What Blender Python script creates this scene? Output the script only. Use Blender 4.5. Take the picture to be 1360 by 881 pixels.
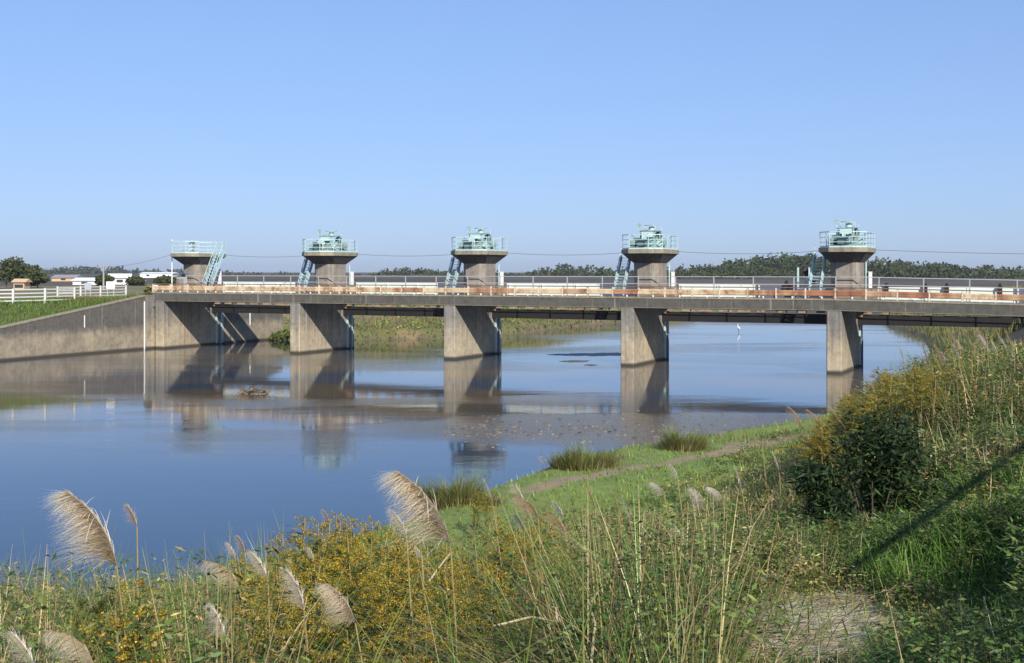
import bpy, bmesh, math, random
import numpy as np
from mathutils import Vector, Matrix
R = math.radians
random.seed(7); rng = np.random.default_rng(11)
for o in list(bpy.data.objects): bpy.data.objects.remove(o)
SC = bpy.context.scene; COL = SC.collection

# ------------------------------------------------ camera, sky, sun, exposure
CAMZ = 6.8; F = 1550.0
cd = bpy.data.cameras.new('camera'); cam = bpy.data.objects.new('camera', cd); COL.objects.link(cam)
cam.location = (0, 0, CAMZ); cam.rotation_euler = (R(90), 0, 0)
cd.sensor_width = 36; cd.lens = F/1360*36; cd.shift_y = -79.5/1360; cd.clip_start = .1; cd.clip_end = 20000
SC.camera = cam
SUN_EL = R(31.5); SUN_AZ = R(18)                 # sun behind the camera, 18 deg to its right
sdir = Vector((math.sin(SUN_AZ)*math.cos(SUN_EL), -math.cos(SUN_AZ)*math.cos(SUN_EL), math.sin(SUN_EL)))
W = bpy.data.worlds.new('World'); SC.world = W; W.use_nodes = True
wt = W.node_tree; wt.nodes.clear()
sky = wt.nodes.new('ShaderNodeTexSky'); sky.sky_type = 'NISHITA'; sky.sun_disc = False
sky.sun_elevation = SUN_EL; sky.sun_rotation = math.atan2(sdir.x, sdir.y)
sky.altitude = 0; sky.air_density = 1.0; sky.dust_density = .55; sky.ozone_density = 6.0
gm = wt.nodes.new('ShaderNodeGamma'); gm.inputs[1].default_value = .5          # evens out the whole sky, hazy clear day
hs = wt.nodes.new('ShaderNodeMix'); hs.data_type = 'RGBA'; hs.blend_type = 'MULTIPLY'; hs.inputs[0].default_value = 1; hs.inputs[7].default_value = (1.63, 1.98, 2.74, 1)
bg = wt.nodes.new('ShaderNodeBackground'); bg.inputs['Strength'].default_value = .1
wo = wt.nodes.new('ShaderNodeOutputWorld')
wt.links.new(sky.outputs[0], gm.inputs[0]); wt.links.new(gm.outputs[0], hs.inputs[6]); wt.links.new(hs.outputs[2], bg.inputs[0]); wt.links.new(bg.outputs[0], wo.inputs[0])
sl = bpy.data.lights.new('sun', 'SUN'); sl.energy = 5.0; sl.angle = R(.5); sl.color = (1, .93, .82)
so = bpy.data.objects.new('sun', sl); COL.objects.link(so); so.rotation_euler = sdir.to_track_quat('Z', 'Y').to_euler(); so.location = (30, -60, 60)
SC.view_settings.view_transform = 'Standard'; SC.view_settings.look = 'None'; SC.view_settings.exposure = 0.38; SC.view_settings.gamma = 1
HAZE = .00014

# ------------------------------------------------ helpers
def link(o, parent=None):
    COL.objects.link(o)
    if parent: o.parent = parent
    return o
def tag(o, label=None, cat=None, group=None, kind=None):
    if label: o['label'] = label
    if cat: o['category'] = cat
    if group: o['group'] = group
    if kind: o['kind'] = kind
    return o
def empty(name, loc=(0, 0, 0), rz=0, label=None, cat=None, group=None):
    o = bpy.data.objects.new(name, None); o.location = loc; o.rotation_euler = (0, 0, rz); o.empty_display_size = .3
    COL.objects.link(o); return tag(o, label, cat, group)
def copy_tree(o, parent=None):
    c = o.copy(); COL.objects.link(c)
    if parent: c.parent = parent
    for ch in list(o.children): copy_tree(ch, c)
    return c
class MB:
    """collects boxes, tubes and prisms as one mesh"""
    def __init__(s): s.v = []; s.f = []
    def add(s, vs, fs):
        n = len(s.v); s.v += [tuple(v) for v in vs]; s.f += [tuple(i+n for i in f) for f in fs]; return s
    def box(s, x0, y0, z0, x1, y1, z1):
        return s.add([(x0,y0,z0),(x1,y0,z0),(x1,y1,z0),(x0,y1,z0),(x0,y0,z1),(x1,y0,z1),(x1,y1,z1),(x0,y1,z1)],
                     [(0,3,2,1),(4,5,6,7),(0,1,5,4),(1,2,6,5),(2,3,7,6),(3,0,4,7)])
    def prism(s, poly, z0, z1, poly1=None):
        n = len(poly); p1 = poly1 or poly
        return s.add([(x,y,z0) for x,y in poly]+[(x,y,z1) for x,y in p1],
                     [tuple(range(n-1,-1,-1)), tuple(range(n,2*n))]+[(i,(i+1)%n,(i+1)%n+n,i+n) for i in range(n)])
    def tube(s, pts, r, n=6, r1=None):
        pts = [Vector(p) for p in pts]; rings = []; m = len(pts)
        for i, p in enumerate(pts):
            d = (pts[min(i+1,m-1)]-pts[max(i-1,0)]).normalized()
            a = d.orthogonal().normalized() if abs(d.z) > .95 else d.cross(Vector((0,0,1))).normalized()
            b = d.cross(a); rr = r if r1 is None else r+(r1-r)*i/(m-1)
            rings.append([p+(a*math.cos(2*math.pi*k/n)+b*math.sin(2*math.pi*k/n))*rr for k in range(n)])
        vs = [v for g in rings for v in g]
        fs = [(i*n+k, i*n+(k+1)%n, (i+1)*n+(k+1)%n, (i+1)*n+k) for i in range(m-1) for k in range(n)]
        fs += [tuple(range(n-1,-1,-1)), tuple((m-1)*n+k for k in range(n))]
        return s.add(vs, fs)
    def bar(s, p, q, w, h):
        p = Vector(p); q = Vector(q); d = (q-p).normalized()
        a = d.cross(Vector((0,0,1))); a = a.normalized() if a.length > .01 else Vector((1,0,0)); b = a.cross(d)
        vs = [c+a*i*w/2+b*j*h/2 for c in (p,q) for i,j in ((-1,-1),(1,-1),(1,1),(-1,1))]
        return s.add(vs, [(3,2,1,0),(4,5,6,7),(0,1,5,4),(1,2,6,5),(2,3,7,6),(3,0,4,7)])
    def build(s, name, mat, parent=None, smooth=False, bevel=0):
        me = bpy.data.meshes.new(name); me.from_pydata(s.v, [], s.f)
        if bevel or True:
            bm = bmesh.new(); bm.from_mesh(me); bmesh.ops.recalc_face_normals(bm, faces=bm.faces)
            if bevel: bmesh.ops.bevel(bm, geom=list(bm.edges), offset=bevel, segments=1, affect='EDGES')
            bm.to_mesh(me); bm.free()
        if smooth:
            for p in me.polygons: p.use_smooth = True
        me.materials.append(mat); return link(bpy.data.objects.new(name, me), parent)
class Acc:
    """numpy accumulator of quads with a colour per vertex"""
    def __init__(s): s.v = []; s.q = []; s.c = []; s.n = 0
    def add(s, v, q, c):
        s.v.append(v.astype(np.float32)); s.q.append(q+s.n); s.c.append(c.astype(np.float32)); s.n += len(v)
    def build(s, name, mat, parent=None):
        v = np.concatenate(s.v); q = np.concatenate(s.q).astype(np.int32); c = np.concatenate(s.c)
        me = bpy.data.meshes.new(name); me.vertices.add(len(v)); me.vertices.foreach_set('co', v.ravel())
        me.loops.add(q.size); me.loops.foreach_set('vertex_index', q.ravel())
        me.polygons.add(len(q)); me.polygons.foreach_set('loop_start', np.arange(0, q.size, 4, dtype=np.int32))
        try: me.polygons.foreach_set('loop_total', np.full(len(q), 4, dtype=np.int32))
        except Exception: pass
        ca = me.color_attributes.new('Col', 'FLOAT_COLOR', 'POINT')
        ca.data.foreach_set('color', np.concatenate([c, np.ones((len(c),1),np.float32)],1).ravel())
        me.update(calc_edges=True); me.validate(); me.materials.append(mat)
        return link(bpy.data.objects.new(name, me), parent)
def blades(acc, root, L, w, az, lean, curv, col, segs=3, taper=1.3, tipc=None):
    N = len(root); root = np.asarray(root, float)
    d = np.stack([np.cos(az), np.sin(az)], 1); s = np.stack([-np.sin(az), np.cos(az), np.zeros(N)], 1)
    P = root.copy(); V = []; C = []
    for j in range(segs+1):
        t = j/segs; ww = (w*(1-t**taper)*.5+.0004)[:,None]
        V += [P-s*ww, P+s*ww]
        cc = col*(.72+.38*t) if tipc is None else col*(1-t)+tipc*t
        C += [cc, cc]
        th = lean+curv*(j+.5)/segs; st = (L/segs)
        P = P+np.stack([d[:,0]*np.sin(th)*st, d[:,1]*np.sin(th)*st, np.cos(th)*st], 1)
    V = np.stack(V, 1).reshape(-1, 3); C = np.stack(C, 1).reshape(-1, 3); k = 2*(segs+1)
    b = (np.arange(N)*k)[:,None]
    q = np.concatenate([b+np.array([[2*j, 2*j+1, 2*j+3, 2*j+2]]) for j in range(segs)], 0)
    acc.add(V, q, C)
def leaves(acc, cen, dirv, nor, L, w, col):
    dirv = dirv/np.linalg.norm(dirv, axis=1, keepdims=True); s = np.cross(dirv, nor); s /= np.linalg.norm(s, axis=1, keepdims=True)+1e-9
    n2 = np.cross(s, dirv); L = L[:,None]; w = w[:,None]
    V = np.stack([cen, cen+dirv*L*.42-s*w*.5+n2*w*.12, cen+dirv*L, cen+dirv*L*.42+s*w*.5+n2*w*.12], 1).reshape(-1, 3)
    acc.add(V, np.arange(len(cen)*4).reshape(-1, 4), np.repeat(col, 4, 0))
def rvec(n): v = rng.normal(size=(n, 3)); return v/np.linalg.norm(v, axis=1, keepdims=True)
def pal(n, cols, wts=None, var=.25):
    cols = np.array(cols); w = None if wts is None else np.array(wts)/sum(wts)
    c = cols[rng.choice(len(cols), n, p=w)]
    return np.clip(c*(1+var*rng.normal(size=(n,1)))*(1+.08*rng.normal(size=(n,3))), .004, .8)

# ------------------------------------------------ materials
def nm(name):
    m = bpy.data.materials.new(name); m.use_nodes = True; t = m.node_tree; return m, t, t.nodes['Principled BSDF']
def N(t, typ, **kw):
    n = t.nodes.new(typ)
    for k, v in kw.items():
        if hasattr(n, k): setattr(n, k, v)
    return n
def noise(t, vec, scale, detail=6, rough=.6, stretch=None):
    n = t.nodes.new('ShaderNodeTexNoise'); n.inputs['Scale'].default_value = scale; n.inputs['Detail'].default_value = detail; n.inputs['Roughness'].default_value = rough
    if stretch:
        mp = t.nodes.new('ShaderNodeMapping'); mp.inputs['Scale'].default_value = stretch; t.links.new(vec, mp.inputs[0]); vec = mp.outputs[0]
    t.links.new(vec, n.inputs['Vector']); return n.outputs['Fac']
def ramp(t, fac, stops):
    r = t.nodes.new('ShaderNodeValToRGB'); t.links.new(fac, r.inputs[0]); e = r.color_ramp.elements
    while len(e) < len(stops): e.new(.5)
    for el, (p, c) in zip(e, stops): el.position = p; el.color = (*c, 1) if len(c) == 3 else c
    return r.outputs[0]
def mix(t, fac, a, b, mode='MIX'):
    m = t.nodes.new('ShaderNodeMix'); m.data_type = 'RGBA'; m.blend_type = mode
    for i, x in ((0, fac), (6, a), (7, b)):
        if isinstance(x, (int, float)): m.inputs[i].default_value = x
        elif isinstance(x, tuple): m.inputs[i].default_value = (*x, 1)
        else: t.links.new(x, m.inputs[i])
    return m.outputs[2]
def bump(t, p, h, strength=.3, dist=.02):
    b = t.nodes.new('ShaderNodeBump'); b.inputs['Strength'].default_value = strength; b.inputs['Distance'].default_value = dist
    t.links.new(h, b.inputs['Height']); t.links.new(b.outputs[0], p.inputs['Normal'])
def geo(t): return t.nodes.new('ShaderNodeNewGeometry').outputs['Position']
def painted(name, col, rust=.15, rough=.45, rustc=(.20,.075,.03), metal=0, sc=6):
    m, t, p = nm(name); g = geo(t)
    n1 = noise(t, g, sc, 6, .7); n2 = noise(t, g, sc*.3, 4, .6, (1,1,.25)); n3 = noise(t, g, sc*5, 3)
    c = mix(t, n3, tuple(x*.86 for x in col), tuple(min(1, x*1.1) for x in col))
    mk = ramp(t, n1, [(.62-rust*.7, (0,0,0)), (.70-rust*.5, (1,1,1))]); mk2 = ramp(t, n2, [(.5-rust*.3, (0,0,0)), (.62, (1,1,1))])
    mm = t.nodes.new('ShaderNodeMath'); mm.operation = 'MULTIPLY'; t.links.new(mk, mm.inputs[0]); t.links.new(mk2, mm.inputs[1])
    t.links.new(mix(t, mm.outputs[0], c, rustc), p.inputs['Base Color']); p.inputs['Roughness'].default_value = rough; p.inputs['Metallic'].default_value = metal
    bump(t, p, n1, .15, .01); return m
def concrete(name, hi, lo, streak=(.10,.10,.095), zmid=2.2, zw=.5, streak_amt=.55, wet=True, joint=1.25, rust=0):
    """weathered concrete: grey stained upper part, tan lower part near the water, vertical run marks, form lines"""
    m, t, p = nm(name); g = geo(t)
    sx = t.nodes.new('ShaderNodeSeparateXYZ'); t.links.new(g, sx.inputs[0])
    big = noise(t, g, .5, 5, .6); fine = noise(t, g, 9, 8, .75); mid = noise(t, g, 1.6, 6, .7)
    zz = t.nodes.new('ShaderNodeMath'); zz.operation = 'MULTIPLY_ADD'; zz.inputs[1].default_value = 1.3; t.links.new(mid, zz.inputs[0]); t.links.new(sx.outputs['Z'], zz.inputs[2])
    mr = t.nodes.new('ShaderNodeMapRange'); mr.inputs[1].default_value = zmid-zw+.65; mr.inputs[2].default_value = zmid+zw+.65; t.links.new(zz.outputs[0], mr.inputs[0])
    c = mix(t, mr.outputs[0], lo, hi)
    c = mix(t, ramp(t, big, [(.35,(0,0,0)),(.65,(.5,.5,.5))]), c, tuple(x*.75 for x in hi))
    st = noise(t, g, 1.0, 5, .65, (2.6, 2.6, .09)); s1 = ramp(t, st, [(.46,(0,0,0)),(.66,(streak_amt,)*3)])
    mm = t.nodes.new('ShaderNodeMath'); mm.operation = 'MULTIPLY'; t.links.new(s1, mm.inputs[0])
    mr2 = t.nodes.new('ShaderNodeMapRange'); mr2.inputs[1].default_value = zmid-1.2; mr2.inputs[2].default_value = zmid+1.6; mr2.inputs[3].default_value = .25; t.links.new(zz.outputs[0], mr2.inputs[0]); t.links.new(mr2.outputs[0], mm.inputs[1])
    c = mix(t, mm.outputs[0], c, streak)
    st2 = noise(t, g, 1.7, 4, .6, (3.1, 3.1, .07)); c = mix(t, ramp(t, st2, [(.60,(0,0,0)),(.74,(.45,)*3)]), c, (.55,.52,.46))
    c = mix(t, ramp(t, fine, [(.3,(.35,)*3),(.6,(0,0,0))]), c, tuple(x*.6 for x in lo))
    if joint:
        fr = t.nodes.new('ShaderNodeMath'); fr.operation = 'PINGPONG'; fr.inputs[1].default_value = joint; t.links.new(sx.outputs['Z'], fr.inputs[0])
        c = mix(t, ramp(t, fr.outputs[0], [(0,(.5,.5,.5)),(.018,(.0,.0,.0))]), c, (.07,.065,.055))
    if rust:
        rn = noise(t, g, 1.3, 3, .5, (2.2,2.2,.12)); c = mix(t, ramp(t, rn, [(.66,(0,0,0)),(.72,(rust,)*3)]), c, (.26,.12,.05))
    blot = noise(t, g, 2.3, 7, .75); c = mix(t, ramp(t, blot, [(.46,(0,0,0)),(.66,(.7,.7,.7))]), c, mix(t, 1.0, c, (.5,.5,.52), 'MULTIPLY'))
    if wet:
        wl = t.nodes.new('ShaderNodeMapRange'); wl.inputs[1].default_value = .10; wl.inputs[2].default_value = .28; wl.inputs[3].default_value = 1; wl.inputs[4].default_value = 0
        t.links.new(sx.outputs['Z'], wl.inputs[0]); c = mix(t, wl.outputs[0], c, (.045,.04,.03))
    t.links.new(c, p.inputs['Base Color']); p.inputs['Roughness'].default_value = .9
    bump(t, p, fine, .4, .02); return m
def vegmat(name, trans=.3, rough=.65):
    m, t, p = nm(name); a = t.nodes.new('ShaderNodeVertexColor'); a.layer_name = 'Col'
    n = noise(t, geo(t), 14, 3); c = mix(t, n, a.outputs[0], mix(t, 1.0, a.outputs[0], (1.15,1.1,.9), 'MULTIPLY'))
    t.links.new(c, p.inputs['Base Color']); p.inputs['Roughness'].default_value = rough; p.inputs['Specular IOR Level'].default_value = .25
    tr = t.nodes.new('ShaderNodeBsdfTranslucent'); t.links.new(c, tr.inputs[0])
    ms = t.nodes.new('ShaderNodeMixShader'); ms.inputs[0].default_value = trans
    t.links.new(p.outputs[0], ms.inputs[1]); t.links.new(tr.outputs[0], ms.inputs[2]); t.links.new(ms.outputs[0], t.nodes['Material Output'].inputs[0]); return m
def plain(name, col, rough=.7, var=.25, sc=8, metal=0):
    m, t, p = nm(name); n = noise(t, geo(t), sc, 6, .65)
    t.links.new(mix(t, n, tuple(x*(1-var) for x in col), tuple(min(1, x*(1+var)) for x in col)), p.inputs['Base Color'])
    p.inputs['Roughness'].default_value = rough; p.inputs['Metallic'].default_value = metal; bump(t, p, n, .2, .01); return m

M = {}
M['pier'] = concrete('pier_concrete', (.215,.21,.195), (.50,.415,.28), zmid=2.5, zw=.8, streak_amt=.95, rust=.55)
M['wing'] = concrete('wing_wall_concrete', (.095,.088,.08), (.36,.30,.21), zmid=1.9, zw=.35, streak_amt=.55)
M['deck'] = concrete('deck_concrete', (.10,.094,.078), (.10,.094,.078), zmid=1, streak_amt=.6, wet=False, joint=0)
M['tower'] = concrete('tower_concrete', (.27,.235,.195), (.27,.235,.195), zmid=3.2, streak_amt=.45, wet=False)
M['slab'] = concrete('slab_concrete', (.30,.265,.185), (.30,.265,.185), zmid=5, streak_amt=.5, wet=False)
M['flare'] = concrete('shade_dark_flare_concrete', (.065,.062,.062), (.065,.062,.062), zmid=5, streak_amt=.4, wet=False)  # shade under the flared head is put into this darker colour
M['aqua'] = painted('aqua_paint', (.25,.40,.38), rust=.22)
M['aqua_pale'] = painted('pale_aqua_rail_paint', (.43,.58,.58), rust=.10)
M['dark_aqua'] = painted('dark_gap_aqua_paint', (.08,.14,.14), rust=.15)  # dark gaps between machine parts are put into this paint colour
M['blue'] = painted('blue_stair_paint', (.34,.50,.56), rust=.06)
M['gate'] = painted('pale_gate_paint', (.66,.74,.68), rust=.05, sc=2)
M['blue_and_gate_shade'] = painted('dark_blue_paint_and_gate_shade', (.10,.14,.20), rust=.05, sc=2)
M['cream'] = painted('cream_guard_paint', (.60,.48,.30), rust=.34, sc=3, rough=.6, rustc=(.30,.13,.06))
M['cream2'] = painted('rust_stained_guard_paint', (.47,.30,.165), rust=.45, sc=3, rough=.7, rustc=(.22,.09,.045))
M['rust'] = painted('rusted_guard_steel', (.36,.15,.07), rust=.55, sc=3, rough=.8, rustc=(.16,.06,.035))
M['brown'] = plain('brown_rail_steel', (.16,.085,.05), .8, .4)
M['postw'] = painted('cream_post_paint', (.62,.56,.44), rust=.25)
M['grey_rail'] = painted('grey_galvanised', (.36,.37,.36), rust=.08)
M['white'] = painted('white_paint', (.78,.78,.76), rust=.01)
M['fence'] = painted('weathered_white_board', (.56,.56,.54), rust=.08)
M['black_steel'] = plain('dark_tarred_steel', (.010,.009,.009), .8, .4)
M['beige_steel'] = painted('beige_gate_steel', (.33,.27,.19), rust=.3)
M['wire'] = plain('dark_cable', (.05,.05,.055), .7)
M['pole'] = plain('grey_pole', (.30,.29,.28), .8)
M['mud'] = plain('wet_mud', (.10,.085,.06), .55, .4, 3)
M['dark_flat'] = plain('dark_sheet', (.025,.03,.04), .5, .3, 3)
M['bark'] = plain('bark', (.09,.07,.05), .9, .4)
M['cut'] = plain('driftwood', (.17,.12,.08), .9, .4)
M['skin'] = plain('skin', (.46,.28,.20), .6, .08); M['hair'] = plain('black_hair', (.012,.01,.009), .5)
M['jacket'] = plain('dark_jacket_cloth', (.022,.020,.030), .9, .2, 30); M['trousers'] = plain('pale_trouser_cloth', (.50,.52,.48), .9, .1, 30)
M['shoe'] = plain('shoe', (.04,.035,.03), .6); M['cameram'] = plain('camera_body', (.02,.02,.02), .4)
M['feather'] = plain('white_feather', (.80,.80,.78), .8, .05, 20); M['beak'] = plain('yellow_beak', (.5,.33,.05), .5)
M['veg'] = vegmat('leaf_and_blade', .30); M['fluff'] = vegmat('plume_fluff', .45, .8); M['tree'] = vegmat('tree_leaf', .15, .8)
M['stem'] = plain('plant_stem', (.25,.19,.08), .8, .3, 20)
M['glass'] = plain('dark_glass', (.03,.04,.05), .2); M['roofw'] = plain('white_sheet_roof', (.78,.78,.78), .6, .08); M['roofg'] = plain('grey_roof', (.26,.24,.26), .8)
M['wallp'] = plain('pale_building_wall', (.62,.60,.58), .8, .1); M['tan'] = plain('tan_wall', (.52,.36,.22), .85, .15)
M['signw'] = plain('white_sign_face', (.82,.82,.84), .5, .03); M['signg'] = plain('grey_sign_face', (.34,.37,.42), .6, .08)
# water
m, t, p = nm('river_water'); g = geo(t); M['water'] = m
nb = noise(t, g, .06, 4, .6); a1 = noise(t, g, 2.2, 5, .55, (1,1.8,1)); a2 = noise(t, g, 9, 4, .5, (1,1.3,1)); a3 = noise(t, g, .35, 3, .5, (.6,1.6,1))
sy = t.nodes.new('ShaderNodeSeparateXYZ'); t.links.new(g, sy.inputs[0]); yy = t.nodes.new('ShaderNodeMapRange'); yy.inputs[1].default_value = 38; yy.inputs[2].default_value = 56; t.links.new(sy.outputs['Y'], yy.inputs[0])
silt_and_reflection = t.nodes.new('ShaderNodeMath'); silt_and_reflection.operation = 'MULTIPLY'; t.links.new(yy.outputs[0], silt_and_reflection.inputs[0]); t.links.new(ramp(t, nb, [(.36,(0,0,0)),(.56,(1,1,1))]), silt_and_reflection.inputs[1])  # brown of murky water plus reflections, put into the base colour
def mth(op, a_, b_):
    q_ = t.nodes.new('ShaderNodeMath'); q_.operation = op
    for i_, v_ in enumerate((a_, b_)):
        if isinstance(v_, (int, float)): q_.inputs[i_].default_value = v_
        else: t.links.new(v_, q_.inputs[i_])
    return q_.outputs[0]
ex = mth('POWER', mth('ABSOLUTE', mth('DIVIDE', mth('SUBTRACT', sy.outputs['X'], 7.5), 13.0), 0), 2.0) if False else mth('MULTIPLY', mth('DIVIDE', mth('SUBTRACT', sy.outputs['X'], 7.5), 12.5), mth('DIVIDE', mth('SUBTRACT', sy.outputs['X'], 7.5), 12.5))
ey_ = mth('MULTIPLY', mth('DIVIDE', mth('SUBTRACT', sy.outputs['Y'], 50.5), 5.2), mth('DIVIDE', mth('SUBTRACT', sy.outputs['Y'], 50.5), 5.2))
rad = mth('ADD', mth('ADD', ex, ey_), mth('MULTIPLY', noise(t, g, .35, 5, .6), .9))
mr_ = t.nodes.new('ShaderNodeMapRange'); mr_.inputs[1].default_value = 1.75; mr_.inputs[2].default_value = .95; mr_.inputs[4].default_value = .75; t.links.new(rad, mr_.inputs[0]); RIF = mr_.outputs[0]
t.links.new(mix(t, RIF, mix(t, silt_and_reflection.outputs[0], (.024,.052,.090), (.115,.088,.055)), mix(t, noise(t, g, 2.5, 5, .7), (.075,.062,.038), (.17,.135,.09))), p.inputs['Base Color'])
rg_ = t.nodes.new('ShaderNodeMapRange'); rg_.inputs[3].default_value = .03; rg_.inputs[4].default_value = .16; t.links.new(RIF, rg_.inputs[0]); t.links.new(rg_.outputs[0], p.inputs['Roughness'])
p.inputs['Roughness'].default_value = .03; p.inputs['IOR'].default_value = 1.333
rp = ramp(t, noise(t, g, .045, 4, .55, (.55,1.7,1)), [(.50,(.10,)*3),(.62,(1,1,1))])
h1 = t.nodes.new('ShaderNodeMath'); h1.operation = 'MULTIPLY_ADD'; t.links.new(a2, h1.inputs[0]); h1.inputs[1].default_value = .22; t.links.new(a1, h1.inputs[2])
h2 = t.nodes.new('ShaderNodeMath'); h2.operation = 'MULTIPLY'; t.links.new(h1.outputs[0], h2.inputs[0]); t.links.new(mth('ADD', rp, mth('MULTIPLY', RIF, 3.0)), h2.inputs[1])
h3 = t.nodes.new('ShaderNodeMath'); h3.operation = 'MULTIPLY_ADD'; t.links.new(a3, h3.inputs[0]); h3.inputs[1].default_value = .35; t.links.new(h2.outputs[0], h3.inputs[2])
bump(t, p, h3.outputs[0], 1.0, .0125)
# ground (colour zones in the attribute, relief and speckle from noise)
m, t, p = nm('ground_soil_and_turf'); M['ground'] = m; a = t.nodes.new('ShaderNodeVertexColor'); a.layer_name = 'Col'; g = geo(t)
n1 = noise(t, g, 3, 8, .75); n2 = noise(t, g, .25, 5, .6)
c = mix(t, ramp(t, n1, [(.35,(0,0,0)),(.7,(.7,.7,.7))]), a.outputs[0], mix(t, 1.0, a.outputs[0], (.45,.42,.38), 'MULTIPLY'))
c = mix(t, ramp(t, n2, [(.4,(0,0,0)),(.7,(.5,.5,.5))]), c, mix(t, 1.0, a.outputs[0], (1.3,1.05,.7), 'MULTIPLY'))
t.links.new(c, p.inputs['Base Color']); p.inputs['Roughness'].default_value = .95; bump(t, p, n1, .8, .08)

# ------------------------------------------------ terrain
RIV = np.array([(-120,-60),(-45,-20),(-30,6),(-20,17),(-9,22.5),(-4.6,28.5),(-2.6,32.5),(-1.6,34.5),(1.4,40.7),(4.3,44),(6.5,46),(9.4,48.6),(12.7,51.7),(15.5,55.8),(20,63),(26,72),
 (30,84),(36,100),(43,122),(48,150),(58,185),(66,225),(50,230),(33,200),(24,180),(17.5,160),(11.8,152.7),(5.4,138.7),(.8,128.5),(-7,118.4),(-15.7,115.8),(-23.4,118.4),
 (-31.67,103.5),(-39.2,89.3),(-58,50),(-90,20),(-160,0)], float)
def riv(x, y):
    """distance to the shoreline, negative in the water"""
    x = np.asarray(x, float); y = np.asarray(y, float); d = np.full(x.shape, 1e9); ins = np.zeros(x.shape, bool); n = len(RIV)
    for i in range(n):
        (ax, ay), (bx, by) = RIV[i], RIV[(i+1)%n]; ex, ey = bx-ax, by-ay
        tt = np.clip(((x-ax)*ex+(y-ay)*ey)/(ex*ex+ey*ey), 0, 1); d = np.minimum(d, np.hypot(x-ax-tt*ex, y-ay-tt*ey))
        c = ((ay > y) != (by > y)); xi = ax+(y-ay)*(bx-ax)/((by-ay) if by != ay else 1e-9); ins ^= c & (x < xi)
    return np.where(ins, -d, d)
def wob(x, y, s=1.0): return (np.sin(x*1.7*s+y*.9*s)+np.sin(x*.6*s-y*1.3*s+2)+np.sin(x*2.9*s+y*2.3*s+1)*.5)/2.5
def levD(x, y): return -.894*x*np.where(x < 0, .30, 1)+.447*y
def ground_z(x, y):
    x = np.asarray(x, float); y = np.asarray(y, float); d = riv(x, y); D = levD(x, y)
    right = (x > -60) & (y < 78) & ((y < 26) | (x > -8+(y-26)*.62-3))
    berm = .45*np.clip(d/1.2, 0, 1)+.012*np.clip(d, 0, 20)+.05*wob(x, y)
    lev = 5.2-.48*np.clip(D, -.5, 20)+.06*wob(x, y, 2)
    zr = np.maximum(berm, np.minimum(lev, 5.2)); bw = np.clip(1.9-np.hypot((x-1.95)/.95, (y-7.4)/1.35), 0, 1); bw = bw*bw*(3-2*bw); zr = zr*(1-bw)+(4.50+.03*wob(x, y, 3)-.03*(x-2))*bw; zr = np.where(d > 0, zr, 0)
    leftw = (x < -20) & (y < 121)
    dl = np.where(leftw, d-3.2, d)
    zl = np.where(leftw, np.clip(dl*2, -.5, 4.15), .9*np.clip(d/1.0, 0, 1)+np.clip((d-1)*.13, 0, 1.2)+np.clip((d-9)*.3, 0, 2.1))+.05*wob(x, y, .3)
    w = np.where(y >= 78, np.clip((y-78)/14, 0, 1), 0); sr = (x > 12) & (y >= 60)
    zf = np.where(sr, np.where(y < 78, zr, np.maximum(berm, np.minimum(lev, 5.2))*(1-w)+zl*w), np.where(right, zr, zl))
    far = np.clip((np.hypot(x, y)-400)/1500, 0, 1)
    return np.where(d > 0, zf, -np.clip(-d*.35, 0, 1.6))
def gcolor(x, y, d):
    n = wob(x, y, .37); n2 = wob(x+31, y-7, 1.1)
    c = np.ones(x.shape+(3,))*np.array((.10,.105,.045))
    nearr = (y < 78) & (x > -60)
    berm = nearr & (levD(x, y) > 9) & (d < 26)
    c[berm] = (.17,.24,.055)
    path = berm & (np.abs((x-1.3)*.717-(y-34.7)*.697+.35*n2) < .42+.2*n) & (y > 33.5) & (y < 60); c[path] = (.30,.24,.15)
    c[nearr & (d < .9+.4*n2) & (d > 0)] = (.32,.26,.165)
    farm = (y > 110); c[farm & (n > 0)] = (.20,.165,.085); c[farm & (n <= 0)] = (.13,.14,.05)
    fl = (x < -20) & (y > 60) & (y < 130); c[fl & (n2 > .1)] = (.11,.14,.04)
    sl_ = nearr & (levD(x, y) <= 9.5); c[sl_] = (.06,.05,.03); c[nearr & (levD(x, y) < .6)] = (.10,.13,.045); st_ = (((x-1.86)/.58)**2+((y-7.35)/.95)**2) < 1.2; c[st_] = (.30,.24,.16); vf = (np.hypot(x, y) > 230); c[vf] = np.where((wob(x[vf], y[vf], .021) > .1)[:,None], (.085,.07,.055), (.05,.05,.035))
    c[d <= 0] = (.10,.085,.06); return c
def grid(xs, ys, name):
    X, Y = np.meshgrid(xs, ys); d = riv(X, Y); Z = ground_z(X, Y); a = Acc(); nx = len(xs)
    i = (np.arange(len(ys)-1)[:,None]*nx+np.arange(nx-1)[None]).ravel()
    a.add(np.stack([X, Y, Z], 2).reshape(-1, 3), np.stack([i, i+1, i+nx+1, i+nx], 1), gcolor(X, Y, d).reshape(-1, 3))
    o = a.build(name, M['ground']); 
    o.data.polygons.foreach_set('use_smooth', [True]*len(o.data.polygons)); return o
def sp(a, b, st): return np.arange(a, b, st)
xs = np.concatenate([[-4000,-2500,-1500,-900,-500,-300,-200,-150], sp(-120,-60,6), sp(-60,-14,.8), sp(-14,32,.35), sp(32,80,1.2), [90,110,150,220,350,600,1000,1700,2600,4000]])
ys = np.concatenate([[-400,-150,-60,-30,-15], sp(-8,60,.4), sp(60,130,.8), sp(130,240,2.5), [250,280,330,400,500,650,850,1100,1500,2000,2800,4000]])
tag(grid(xs, ys, 'ground'), 'grassy river banks and flat fields reaching to the far hills', None, None, 'structure')
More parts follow.
